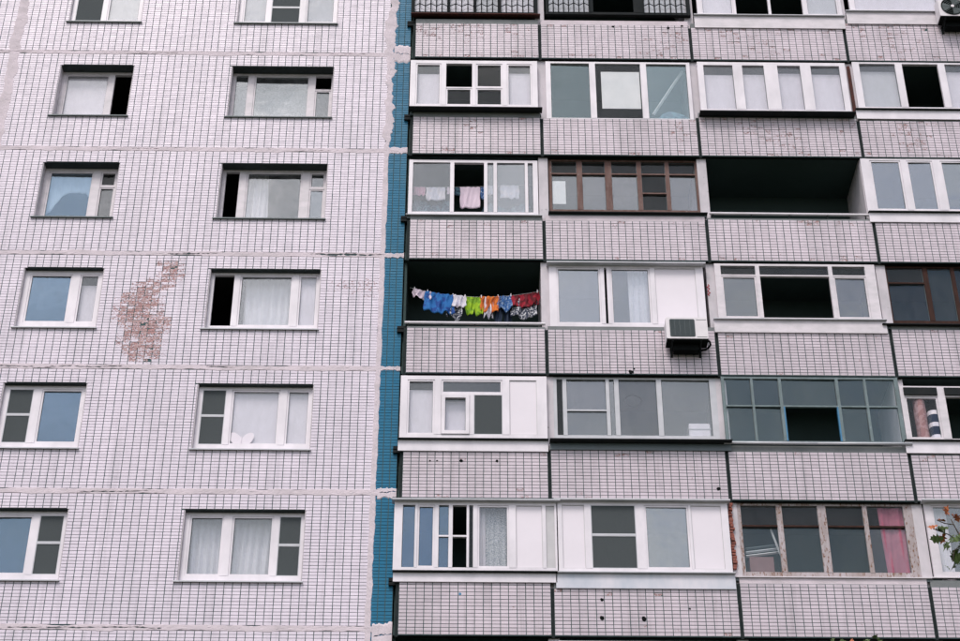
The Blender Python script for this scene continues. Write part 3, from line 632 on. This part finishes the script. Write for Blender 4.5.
# torn brick edges and rust beside two piers, brackets in the gap by the blue strip
m = MB()
for k in range(24):
    z = 16.3+k*.058; x = 5.245+random.gauss(0, .012); w = random.uniform(.025, .05)
    m.box(x-w, x+w, -.075-random.uniform(0,.03), -.03, z+.003, z+random.uniform(.04,.054))
m.build('broken_brick_edge', 'brick', B)
m = MB(); m.box(8.73, 8.80, -.075, -.04, 27.35, 28.8); m.build('rust_strip', 'rusty', B)
# old anchor holes in the parapets, a paint fleck, a red scrawl on one pier
def dot(x, z, r, mat, name, y=-.1215):
    m = MB(); k = 9
    pts = [(x+r*(1+random.uniform(-.25,.25))*math.cos(6.283*i/k), z+r*(1+random.uniform(-.25,.25))*math.sin(6.283*i/k)) for i in range(k)]
    m.v = [(p, y, q) for p, q in pts]+[(p, y+.004, q) for p, q in pts]
    m.f = [tuple(range(k))]+[((i+1) % k, i, k+i, k+(i+1) % k) for i in range(k)]
    m.build(name, mat, B)
for x, z, r in HOLES: dot(x, z, r, 'rubber_shade', 'anchor_hole', -.1225)
dot(*FLECK, .03, 'bluepaint', 'paint_fleck', -.1235)
m = MB(); m.tube([(5.20+.03*math.sin(k*2.4), -.038, 22.78-k*.035) for k in range(9)], .010, 4); m.build('red_scrawl', 'redpaint', B)

for r in range(0, 6):
    for dz in (1.05, 1.13):
        m = MB(); m.box(P[0]-.17, P[0]+.03, -.06, .05, pbot(r)+dz-.03, pbot(r)+dz+.03); m.build('bracket', 'darkmetal', B)

# ------------------------------------------------------------------ cloth: curtains and washing
def cloth(name, mat, x0, x1, z_top, z_bot, y, folds=5, amp=.03, bottom=None, top=None, label=None, cat=None, group=None, nx=28, nz=12, thick=.004, left=None, right=None, jag=.0):
    """hanging sheet with folds that deepen downwards; bottom/top/left/right shape its outline (fractions 0..1)"""
    ph = random.uniform(0, 6.3); v = []; f = []
    for s in (0, 1):
        for j in range(nz+1):
            t = j/nz
            for i in range(nx+1):
                u = i/nx
                ztp = z_top+(top(u) if top else 0); zbt = z_bot+(bottom(u) if bottom else 0)
                xl = x0+(left(t) if left else 0); xr = x1+(right(t) if right else 0)
                yy = y+amp*(.25+.75*t)*math.sin(u*folds*6.283+ph+math.sin(t*3+ph)*.6+1.3*math.sin(u*5+ph))+.3*amp*math.sin(u*folds*13.1+t*5)
                v.append((xl+(xr-xl)*u+jag*math.sin(t*9+u*14+ph), yy+s*thick, ztp+(zbt-ztp)*t+jag*math.sin(u*19+ph+t*4)*t))
    M = (nx+1)*(nz+1)
    for j in range(nz):
        for i in range(nx):
            a = j*(nx+1)+i; b = a+nx+1
            f.append((a, b, b+1, a+1)); f.append((M+a, M+a+1, M+b+1, M+b))
    def edge(L):
        for p, q in zip(L[:-1], L[1:]): f.append((p, q, M+q, M+p))
    edge(list(range(nx+1))); edge([nz*(nx+1)+i for i in range(nx, -1, -1)])
    edge([j*(nx+1) for j in range(nz, -1, -1)]); edge([j*(nx+1)+nx for j in range(nz+1)])
    m = MB(); m.v = v; m.f = f; o = m.build(name, mat, None, True)
    return tag(o, label, cat, group)
cloth_material('fab_pink', (.72,.40,.52)); cloth_material('fab_palepink', (.80,.66,.77)); cloth_material('fab_blue', (.02,.17,.50), (.012,.07,.30), 7.)
cloth_material('fab_white', (.82,.76,.82), (.68,.66,.76), 6.); cloth_material('fab_lime', (.38,.62,.02), (.20,.40,.02), 8.); cloth_material('fab_orange', (.75,.18,.02), (.45,.09,.015), 8.)
cloth_material('fab_red', (.40,.012,.035), (.14,.006,.015), 9.); cloth_material('fab_navy', (.02,.035,.075)); cloth_material('fab_pattern', (.04,.05,.09), (.62,.62,.66), 26., (.5,.56))
cloth_material('fab_bluepat', (.04,.14,.38), (.35,.45,.6), 24., (.54,.6)); cloth_material('fab_rose', (.40,.12,.18), (.33,.095,.15), 5.); cloth_material('fab_teal', (.10,.20,.26), (.05,.09,.14), 12.)
cloth_material('fab_dusty', (.42,.27,.28), (.30,.17,.18), 12.); cloth_material('fab_lace', (.62,.62,.65), (.25,.28,.30), 60., (.48,.55)); cloth_material('fab_cream', (.80,.75,.80))
# curtains in the left wall's windows
cloth('curtain', 'net', -8.92, -7.70, 26.06, 24.7, .36, 9, .015, bottom=lambda u: .62*math.exp(-((u-.62)/.36)**4)+.03*abs(math.sin(u*30)), label='scalloped net curtain drawn up behind a window with its narrow sash ajar', cat='curtain')
cloth('curtain', 'fab_lace', -5.0, -2.9, 28.62, 27.3, .62, 12, .03, label='greyish lace curtain across the three light window under the top storey', cat='curtain')
cloth('curtain', 'sheer', -4.56, -4.08, 26.05, 24.6, .42, 4, .06, label='narrow white curtain gathered beside a black open window light', cat='curtain', right=lambda t: .06*t)
cloth('curtain', 'sheer', -4.35, -3.25, 23.3, 21.75, .40, 7, .06, label='pale sheer curtain between a black open light and a blind, near the broken tiles', cat='curtain')
cloth('curtain', 'sheer', -4.93, -4.20, 17.7, 16.2, .36, 6, .06, label='white curtain in the doubly curtained window, in the light away from the insect screen', cat='curtain')
cloth('curtain', 'sheer', -4.12, -3.30, 17.7, 16.2, .36, 5, .06, label='white curtain in the doubly curtained window, in the light beside the insect screen', cat='curtain')
# butterfly sticker shapes standing on a sill behind glass: paper wings
def wing_pair(x, z, y, s):
    m = MB(); pts = []
    for sgn in (-1, 1):
        n = len(m.v); ring = []
        for k in range(14):
            a = 2*math.pi*k/14; ring.append((sgn*(.14+.16*math.cos(a))*s, (.12+.17*math.sin(a)+.09*math.cos(a))*s))
        for yy in (y, y+.004): m.v += [(x+p, yy, z+q) for p, q in ring]
        m.f.append(tuple(range(n, n+14))[::sgn] if sgn < 0 else tuple(range(n, n+14))); m.f.append(tuple(range(n+14, n+28)))
        for k in range(14): m.f.append((n+k, n+(k+1) % 14, n+14+(k+1) % 14, n+14+k))
    m.bar((x, y, z), (x, y, z+.2*s), .012)
    return tag(m.build('paper_butterfly', 'blind'), 'cream paper butterfly at the foot of a pale window', 'decoration')
wing_pair(-4.12, 19.03, .142, .8)
# balcony curtains
cloth('curtain', 'fab_rose', 8.05, 8.72, 17.75, 16.1, .03, 3, .03, label='pink curtain behind peeling wooden balcony glazing', cat='curtain', left=lambda t: .05*t)
cloth('curtain', 'fab_lace', .62, 1.10, 17.75, 16.2, .02, 5, .02, label='grey patterned lace curtain in white sliding balcony glazing', cat='curtain')
cloth('curtain', 'fab_cream', .46, .62, 17.75, 16.2, .0, 2, .02, label='strip of cream curtain beside the patterned lace one', cat='curtain')
cloth('curtain', 'sheer', 3.56, 4.05, 23.3, 21.7, .04, 4, .03, label='white curtain in the balcony with the air conditioner', cat='curtain')
cloth('curtain', 'fab_cream', 9.10, 9.36, 17.8, 16.1, .06, 2, .03, label='white curtain behind the tree leaves', cat='curtain')

# washing line in the open loggia
def sag(xa, xb, za, zb, dip, y, n=16): return [(xa+(xb-xa)*k/n, y, za+(zb-za)*k/n-dip*4*(k/n)*(1-k/n)) for k in range(n+1)]
LINE = sag(P[0]+.05, P[1]-.085, 22.85, 22.79, .19, .26)
def line_z(x):
    for p, q in zip(LINE[:-1], LINE[1:]):
        if p[0] <= x <= q[0]: return p[2]+(q[2]-p[2])*(x-p[0])/(q[0]-p[0])
    return LINE[-1][2]
m = MB(); m.tube(LINE, .004, 5); tag(m.build('washing_line', 'wire'), 'thin washing line sagging across the open dark balcony', 'washing line')
def hang(name, mat, xa, xb, zb, label, cat, folds=2, amp=.04, y=.26, **kw):
    xa, xb = xa-.025, xb+.025; y += random.uniform(-.02, .02); zt = line_z((xa+xb)/2); zb += .12
    return cloth(name, mat, xa, xb, zt, zb, y-.002, folds, amp, top=lambda u: line_z(xa+(xb-xa)*u)-zt+.006, label=label, cat=cat, **kw)
def legs(gap=.16, cut=.5):
    """bottom edge of shorts: two legs with a notch, in metres above the hem"""
    return lambda u: (gap*(1-abs(u-.5)/.13) if abs(u-.5) < .13 else 0)+.02*math.sin(u*17)
hang('folded_cloth', 'fab_palepink', -.86, -.52, 22.40, 'pale pink cloth at the wall end of the colourful washing', 'laundry', bottom=lambda u: .12*(1-u), jag=.012)
hang('shirt', 'fab_blue', -.58, -.03, 22.08, 'bright blue shirt hung over the balcony washing line', 'shirt', folds=3, amp=.04, bottom=lambda u: .03*math.sin(u*11)+.05*(1-u), left=lambda t: -.05*math.sin(t*2.6), jag=.012)
hang('undershirt', 'fab_white', -.03, .205, 22.24, 'small white garment between the blue shirt and lime shorts', 'laundry', jag=.008)
hang('patterned_cloth', 'fab_pattern', -.16, .12, 22.0, 'black and white patterned cloth below the small white garment', 'laundry', y=.31, bottom=lambda u: .08*math.sin(u*7), jag=.01)
hang('shorts', 'fab_lime', .20, .545, 22.07, 'lime green shorts on the balcony washing line', 'shorts', bottom=legs(), left=lambda t: .05*t, jag=.01)
hang('shorts', 'fab_orange', .545, .895, 22.13, 'orange shorts on the balcony washing line', 'shorts', bottom=legs(), right=lambda t: -.04*t, jag=.01)
hang('vest', 'fab_white', .62, .76, 21.97, 'white garment tail below the orange shorts', 'laundry', y=.285, bottom=lambda u: .10*abs(math.sin(u*6.3)), jag=.008)
hang('small_shirt', 'fab_bluepat', .90, 1.15, 22.19, 'small blue patterned garment between the orange shorts and red cloth', 'laundry', bottom=lambda u: .06*math.sin(u*8), jag=.01)
hang('trousers', 'fab_navy', .84, 1.14, 21.88, 'dark navy trousers hanging behind the small blue garment', 'trousers', y=.34, bottom=legs(.3))
hang('jumper', 'fab_red', 1.15, 1.72, 22.24, 'dark red jumper at the pier end of the washing line', 'jumper', folds=3, amp=.04, bottom=lambda u: .10*u+.03*math.sin(u*9), jag=.012)
hang('patterned_cloth', 'fab_pattern', 1.17, 1.66, 22.03, 'dark speckled cloth hanging below the red jumper', 'laundry', y=.31, bottom=lambda u: .05*math.sin(u*9), jag=.01)
for x, where in ((-.84, 'at the outer corner of the pale pink cloth'), (-.57, 'between the pale pink cloth and the blue shirt'), (-.045, 'between the blue shirt and the small white garment'),
                 (.205, 'between the small white garment and the lime shorts'), (.54, 'between the lime shorts and the orange shorts'), (.885, 'between the orange shorts and the small blue garment'),
                 (1.15, 'between the small blue garment and the red jumper'), (1.70, 'at the outer corner of the red jumper')):
    m = MB(); z = line_z(x); m.box(x-.009, x+.009, .245, .256, z-.03, z+.04); m.box(x-.009, x+.009, .264, .275, z-.03, z+.04); m.box(x-.006, x+.006, .256, .264, z+.012, z+.02)
    tag(m.build('clothes_peg', 'white'), 'white peg '+where, 'clothes peg', 'pegs on the washing line')
m = MB(); m.box(.26, .50, .02, .2, pbot(3)+.2, 21.73); tag(m.build('crate', 'fab_red'), 'red box showing under the hand rail below the washing', 'box')
# washing behind the white sliding glazing one floor up
L2 = sag(P[0]+.05, P[1]-.085, 25.50, 25.60, .03, .25)
m = MB(); m.tube(L2, .004, 5); tag(m.build('washing_line', 'wire'), 'taut washing line behind white sliding balcony glazing', 'washing line')
for nm, mt, xa, xb, zt, zb, lb in (
    ('cloth', 'fab_pink', -.93, -.67, 25.50, 25.27, 'pink cloth hung behind the white sliding glazing'),
    ('towel', 'fab_white', -.65, -.24, 25.49, 25.14, 'white towel hung next to the pink cloth behind glass'),
    ('cloth', 'fab_palepink', -.20, -.05, 25.49, 25.30, 'pale pink scrap beside the open light of the sliding glazing'),
    ('sock', 'fab_teal', -.03, .08, 25.49, 25.27, 'dark sock beside the pinkish towel in the open light'),
    ('towel', 'fab_palepink', .08, .51, 25.51, 24.93, 'pale pink towel hanging in the open light of the sliding glazing'),
    ('sock', 'fab_bluepat', .52, .60, 25.51, 25.18, 'blue patterned sock beside the pale pink towel'),
    ('cloth', 'fab_white', .66, .88, 25.55, 25.30, 'small white cloth behind the narrow sliding light'),
    ('towel', 'fab_white', .94, 1.35, 25.57, 25.21, 'white towel behind the wide sliding light by the pier')):
    cloth(nm, mt, xa, xb, zt, zb, .25, 2, .02, label=lb, cat='laundry' if nm == 'cloth' else nm, jag=.006)
cloth('blanket', 'fab_teal', -.95, -.12, 25.15, 24.5, .36, 4, .05, label='dark teal clothes bundled below the pink cloth behind glass', cat='laundry', bottom=lambda u: .1*math.sin(u*5), top=lambda u: .08*math.sin(u*9), jag=.03)
cloth('blanket', 'fab_teal', .55, 1.6, 25.1, 24.5, .40, 4, .05, label='dark teal clothes bundled below the white towel by the pier', cat='laundry', top=lambda u: .08*math.sin(u*9), jag=.03)

# ------------------------------------------------------------------ air conditioners
def rounded_rect(x0, x1, z0, z1, r, n=5):
    pts = []
    for cx, cz, a0 in ((x1-r, z0+r, -90), (x1-r, z1-r, 0), (x0+r, z1-r, 90), (x0+r, z0+r, 180)):
        for k in range(n+1): a = math.radians(a0+90*k/n); pts.append((cx+r*math.cos(a), cz+r*math.sin(a)))
    return pts
def prism(m, pts, y0, y1):
    n = len(m.v); k = len(pts)
    m.v += [(p, y0, q) for p, q in pts] + [(p, y1, q) for p, q in pts]
    m.f.append(tuple(range(n, n+k))); m.f.append(tuple(range(n+2*k-1, n+k-1, -1)))
    for i in range(k): j = (i+1) % k; m.f.append((n+j, n+i, n+k+i, n+k+j))
    m.m += [0]*(k+2); return m
def air_conditioner(x0, x1, z0, z1, yf, yb, round_fan, gx0, gx1, gz0, gz1, label):
    t = empty('air_conditioner', ((x0+x1)/2, yb, z0)); T = Vector(t.location)
    def add(m, name, mat, par=None, smooth=False):
        m.v = [tuple(Vector(p)-T) for p in m.v]; return m.build(name, mat, par or t, smooth)
    m = MB(); prism(m, rounded_rect(x0, x1, z0, z1, .03), yf, yb); case = add(m, 'casing', 'accase')
    m = MB(); m.box(gx1+.03, x1-.02, yf-.004, yf+.01, z0+.035, z0+.043); m.box(gx1+.03, x1-.02, yf-.004, yf+.01, z1-.06, z1-.052); add(m, 'panel_seam', 'acgrille')
    m = MB()
    if round_fan:
        cx, cz, R = (gx0+gx1)/2, (gz0+gz1)/2, (gz1-gz0)/2
        prism(m, [(cx+R*math.cos(a*.1963), cz+R*math.sin(a*.1963)) for a in range(32)], yf-.006, yf+.01); add(m, 'fan_recess', 'rubber_shade')
        m = MB()
        for rr in (R, R*.82, R*.64, R*.46, R*.3):
            m.tube([(cx+rr*math.cos(a*.2618), yf-.018, cz+rr*math.sin(a*.2618)) for a in range(25)], .004, 4)
        for k in range(8): a = k*.785; m.bar((cx, yf-.018, cz), (cx+R*math.cos(a), yf-.014, cz+R*math.sin(a)), .004)
        add(m, 'fan_guard', 'acgrille')
        m = MB(); prism(m, [(cx+.04*math.cos(a*.5236), cz+.04*math.sin(a*.5236)) for a in range(12)], yf-.026, yf-.008); add(m, 'fan_hub', 'accase')
        for k in range(3):
            m = MB(); a = k*2.094+.4
            for i in range(6):
                b = a+i*.22; m.v += [(cx+.05*math.cos(b), yf-.008, cz+.05*math.sin(b)), (cx+R*.9*math.cos(b+.2), yf-.008-.004*(i % 2), cz+R*.9*math.sin(b+.2))]
            m.f = [(2*i, 2*i+1, 2*i+3, 2*i+2) for i in range(5)]; add(m, 'fan_blade', 'acgrille')
    else:
        prism(m, rounded_rect(gx0, gx1, gz0, gz1, .035), yf-.005, yf+.01); g_ = add(m, 'grille_plate', 'acgrille')
        m = MB()
        for k in range(1, 22): z = gz0+(gz1-gz0)*k/22; m.box(gx0+.012, gx1-.012, yf-.012, yf-.004, z-.0025, z+.0025)
        for k in range(1, 5): x = gx0+(gx1-gx0)*k/5; m.box(x-.003, x+.003, yf-.016, yf-.011, gz0+.01, gz1-.01)
        add(m, 'grille', 'greymetal')
    for x in (x0+.12, x1-.14):
        m = MB(); m.box(x-.02, x+.02, yf+.02, -.121, z0-.045, z0-.004); m.box(x-.02, x+.02, -.150, -.1215, z0-.22, z0-.046)
        m.bar((x, yf+.08, z0-.045), (x, -.14, z0-.21), .014); add(m, 'bracket', 'darkmetal')
    m = MB(); m.box(x0+.004, x1-.004, yf+.004, yb-.002, z0-.028, z0-.002); add(m, 'underside_shade', 'rubber_shade')  # black sheet that paints the casing's underside as shaded
    m = MB(); m.box(x0+.15, x1-.18, -.34, -.155, z0-.17, z0-.03); add(m, 'bracket_shadow', 'rubber_shade')  # black block standing in for the shadow on wall and brackets
    m = MB(); m.tube([(x1-.01, yb-.1, z0+.1), (x1+.05, yb-.1, z0+.06), (x1+.06, yb-.1, z0-.02), (x1+.0, yb-.06, z0-.09), (x1-.15, yb-.02, z0-.11)], .022, 7); add(m, 'pipe', 'rubber_shade', None, True)
    return tag(t, label, 'air conditioner')
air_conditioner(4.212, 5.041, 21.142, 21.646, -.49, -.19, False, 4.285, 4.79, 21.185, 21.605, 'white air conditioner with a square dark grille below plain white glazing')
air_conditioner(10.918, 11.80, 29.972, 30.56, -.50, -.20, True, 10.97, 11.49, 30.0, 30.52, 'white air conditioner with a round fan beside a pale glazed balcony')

# ------------------------------------------------------------------ things seen through balcony glass
m = MB(); m.box(3.20, 4.06, -.035, -.032, 27.52, 28.60); tag(m.build('paper_sheet', 'paper'), 'large white paper sheet taped inside a teal glazed balcony', 'paper')
m = MB(); m.bar((4.33, .08, 27.45), (5.05, .10, 28.75), .035, 0, 4); tag(m.build('wooden_plank', 'panelgrey'), 'pale plank leaning diagonally behind teal balcony glass', 'plank')
def blob(name, mat, c, s, label, cat):
    m = MB(); nu, nv = 18, 10
    for j in range(nv+1):
        for i in range(nu):
            a = 2*math.pi*i/nu; b = math.pi*j/nv; k = 1+.06*math.sin(3*a+2*b)
            m.v.append((c[0]+s[0]*math.sin(b)*math.cos(a)*k, c[1]+s[1]*math.sin(b)*math.sin(a)*k, c[2]+s[2]*max(-.6, math.cos(b))*k))
    for j in range(nv):
        for i in range(nu): m.f.append((j*nu+i, (j+1)*nu+i, (j+1)*nu+(i+1) % nu, j*nu+(i+1) % nu))
    return tag(m.build(name, mat, None, True), label, cat)
blob('laundry_sack', 'fab_teal', (4.77, .2, 27.30), (.36,.22,.28), 'rounded greenish bag below the diagonal plank behind glass', 'bag')
m = MB(); m.box(2.045, 2.34, .072, .075, 24.93, 25.55); tag(m.build('paper_sheet', 'paper'), 'white paper sheet in the peeling brown wooden glazing', 'paper')
m = MB(); pts = [(3.53+.165*math.cos(a*.3142), +.022, 19.985+.135*math.sin(a*.3142)) for a in range(21)]; m.tube(pts, .009, 5)
tag(m.build('ring_sticker', 'rubber_shade'), 'dark ring on the glass of the grey white sliding balcony glazing', 'sticker')
m = MB(); prism(m, rounded_rect(4.60, 5.01, 19.19, 19.50, .02), .05, .35); o = tag(m.build('storage_box', 'panelwhite'), 'small pale box standing inside the sliding glazed balcony', 'box')
m = MB(); m.box(4.585, 5.025, .04, .36, 19.36, 19.385); m.build('lid_edge', 'panelgrey', o)
def roll(x, z0, z1, r, mats, label, tilt=.0, bands=9):
    t = MB(); n = 14
    for k in range(bands):
        za = z0+(z1-z0)*k/bands; zb = z0+(z1-z0)*(k+1)/bands
        t.bar((x+tilt*(za-z0), .04, za), (x+tilt*(zb-z0), .04, zb), r*(1+.03*math.sin(k*1.3)), k % len(mats), n, r*(1+.03*math.sin(k*1.3+1.3)))
    return tag(t.build('fabric_roll', mats if len(mats) > 1 else mats[0]), label, 'roll')
roll(9.17, 18.95, 20.08, .12, ['fab_dusty'], 'dusty pink rolled rug standing inside the white framed balcony')
roll(9.42, 18.95, 19.78, .12, ['fab_navy', 'fab_navy', 'fab_white'], 'dark and white striped bundle next to the pink roll')
m = MB(); m.box(5.55, 6.0, .06, .4, 16.05, 16.62); tag(m.build('cardboard_box', 'boxcard'), 'dull pink box under stacked boards behind peeling glazing', 'box')
for k in range(3):
    m = MB(); z = 16.65+k*.075; m.bar((5.50, .1, z), (6.15, .16, z+.12), .026, 0, 4)
    tag(m.build('board', ['panelgrey', 'alu', 'greymetal'][k]), ['pale grey board lying on the dull pink box', 'metal grey board in the middle of the stack', 'dark board on top of the stack'][k], 'board')
m = MB(); m.bar((6.0, .06, 17.2), (6.22, .02, 16.3), .02, 0, 4); tag(m.build('wooden_plank', 'panelgrey'), 'narrow batten leaning against the stacked boards', 'plank')

# ------------------------------------------------------------------ tree whose shoots reach the lower corner
for k, (nm, cols) in enumerate((('leaf_green', ((.05,.09,.02), (.10,.15,.035))), ('leaf_red', ((.32,.055,.02), (.42,.14,.03))))):
    m_, t_, b_ = _nt(nm); t_.links.new(_mix(t_, _noise(t_, 7, 3), *cols), b_.inputs['Base Color']); b_.inputs['Roughness'].default_value = .6; MATS[nm] = m_
TR = empty('tree', (7.3, -12, 0)); tag(TR, 'young tree with lobed green leaves turning red at the shoot tips', 'tree')
tp = Vector((7.3, -12, 0)); loc = lambda p: tuple(Vector(p)-tp)
m = MB(); m.tube([loc(p) for p in ((7.3,-12,-.1), (7.32,-12.02,2), (7.25,-11.95,4.2), (7.3,-12.03,6.2), (7.2,-12,8.0))], .16, 9, .05); m.build('trunk', 'bark', TR, True)
LIMBS = []
m = MB()
for k in range(16):
    z = random.uniform(3.2, 7.6); a = k*2.4; L = random.uniform(1.2, 2.0)*(1-.05*(z-3)); s = Vector((7.27, -12, z))
    e = s+Vector((math.cos(a)*L, math.sin(a)*L*.8, random.uniform(.3,.9))); mid = (s+e)/2+Vector((0,0,.1))
    e.z = min(e.z, 8.7); m.tube([loc(s), loc(mid), loc(e)], .035, 6, .008); LIMBS.append((s, e))
SHOOTS = [[(7.2,-12,7.9), (6.7,-12,9.2), (6.1,-12,10.2), (5.82,-12,10.75), (5.72,-12,11.05)], [(6.1,-12,10.2), (5.95,-12,10.6), (5.9,-12,10.95)],
          [(7.1,-12,7.4), (6.0,-12,8.6), (5.0,-12,9.2), (4.66,-12,9.55)], [(5.0,-12,9.2), (4.45,-12,9.56)], [(5.0,-12,9.2), (4.1,-12,9.5)]]
for S in SHOOTS: m.tube([loc(p) for p in S], .03 if S[0][0] > 6.9 else .012, 6, .005)
m.build('limbs', 'bark', TR, True)
def leaf(m, p, size, mi):
    """lobed leaf, slightly folded, drooping in a random direction"""
    d = Vector((random.gauss(0,1), random.gauss(0,1), random.gauss(-.5,.6))).normalized(); u = d.cross(Vector((random.gauss(0,1), random.gauss(0,1), random.gauss(0,1)))).normalized(); n_ = d.cross(u)
    prof = [(0,0), (.12,.16), (.30,.10), (.42,.40), (.52,.18), (.68,.34), (.80,.10), (1,0)]
    i = len(m.v); k = len(prof)
    for s in (1, -1):
        for t, w in prof: m.v.append(loc(Vector(p)+d*t*size+u*s*w*size+n_*(w*.35-.2*t*t)*size))
    for q in range(k-1):
        m.f.append((i+q, i+q+1, i+k+q+1, i+k+q)); m.m.append(mi)
    return
m = MB()
for s, e in LIMBS:
    for q in range(95):
        t = random.random()**.6; p = s+(e-s)*t+Vector((random.gauss(0,.3), random.gauss(0,.3), random.gauss(-.05,.25)))
        p.z = min(p.z, 8.75); leaf(m, p, random.uniform(.08,.14), 0)
m.build('crown', ['leaf_green', 'leaf_red'], TR)
for i, (x, z, sz, mi) in enumerate(((5.53,10.93,.13,0), (5.47,10.86,.12,0), (5.60,10.80,.13,0), (5.70,10.78,.14,0), (5.72,10.62,.14,0), (5.66,10.55,.12,0), (5.58,11.04,.11,1), (5.66,11.08,.11,1), (5.56,10.98,.10,1),
        (5.74,11.10,.11,1), (5.80,10.95,.12,1), (5.83,10.82,.13,0), (5.64,10.90,.11,1), (5.78,10.70,.13,0), (4.66,9.62,.08,0), (4.60,9.60,.08,0), (4.70,9.58,.09,0), (4.46,9.58,.07,1), (4.38,9.57,.08,0), (4.52,9.55,.08,0), (4.12,9.52,.09,0), (4.2,9.5,.08,0))):
    m = MB(); leaf(m, (x, -12+random.uniform(-.06,.06), z), sz*1.25, 0); m.build('leaf', 'leaf_red' if mi else 'leaf_green', TR)
for k in range(26):
    x = random.uniform(5.55, 6.05); z = 10.5+random.random()*.62-.12*abs(x-5.75)
    m = MB(); leaf(m, (x, -12+random.uniform(-.12,.12), z), random.uniform(.10,.15), 0); m.build('leaf', 'leaf_red' if z > 10.97 else 'leaf_green', TR)
m = MB()
m.tube([loc(p) for p in ((5.82,-12,10.75), (5.66,-12,10.86), (5.5,-12,10.93))], .006, 5); m.tube([loc(p) for p in ((5.82,-12,10.75), (5.7,-12,10.66), (5.66,-12,10.52))], .006, 5)
m.tube([loc(p) for p in ((5.75,-12,10.98), (5.64,-12,11.0), (5.56,-12,11.04))], .006, 5); m.build('twigs', 'bark', TR)
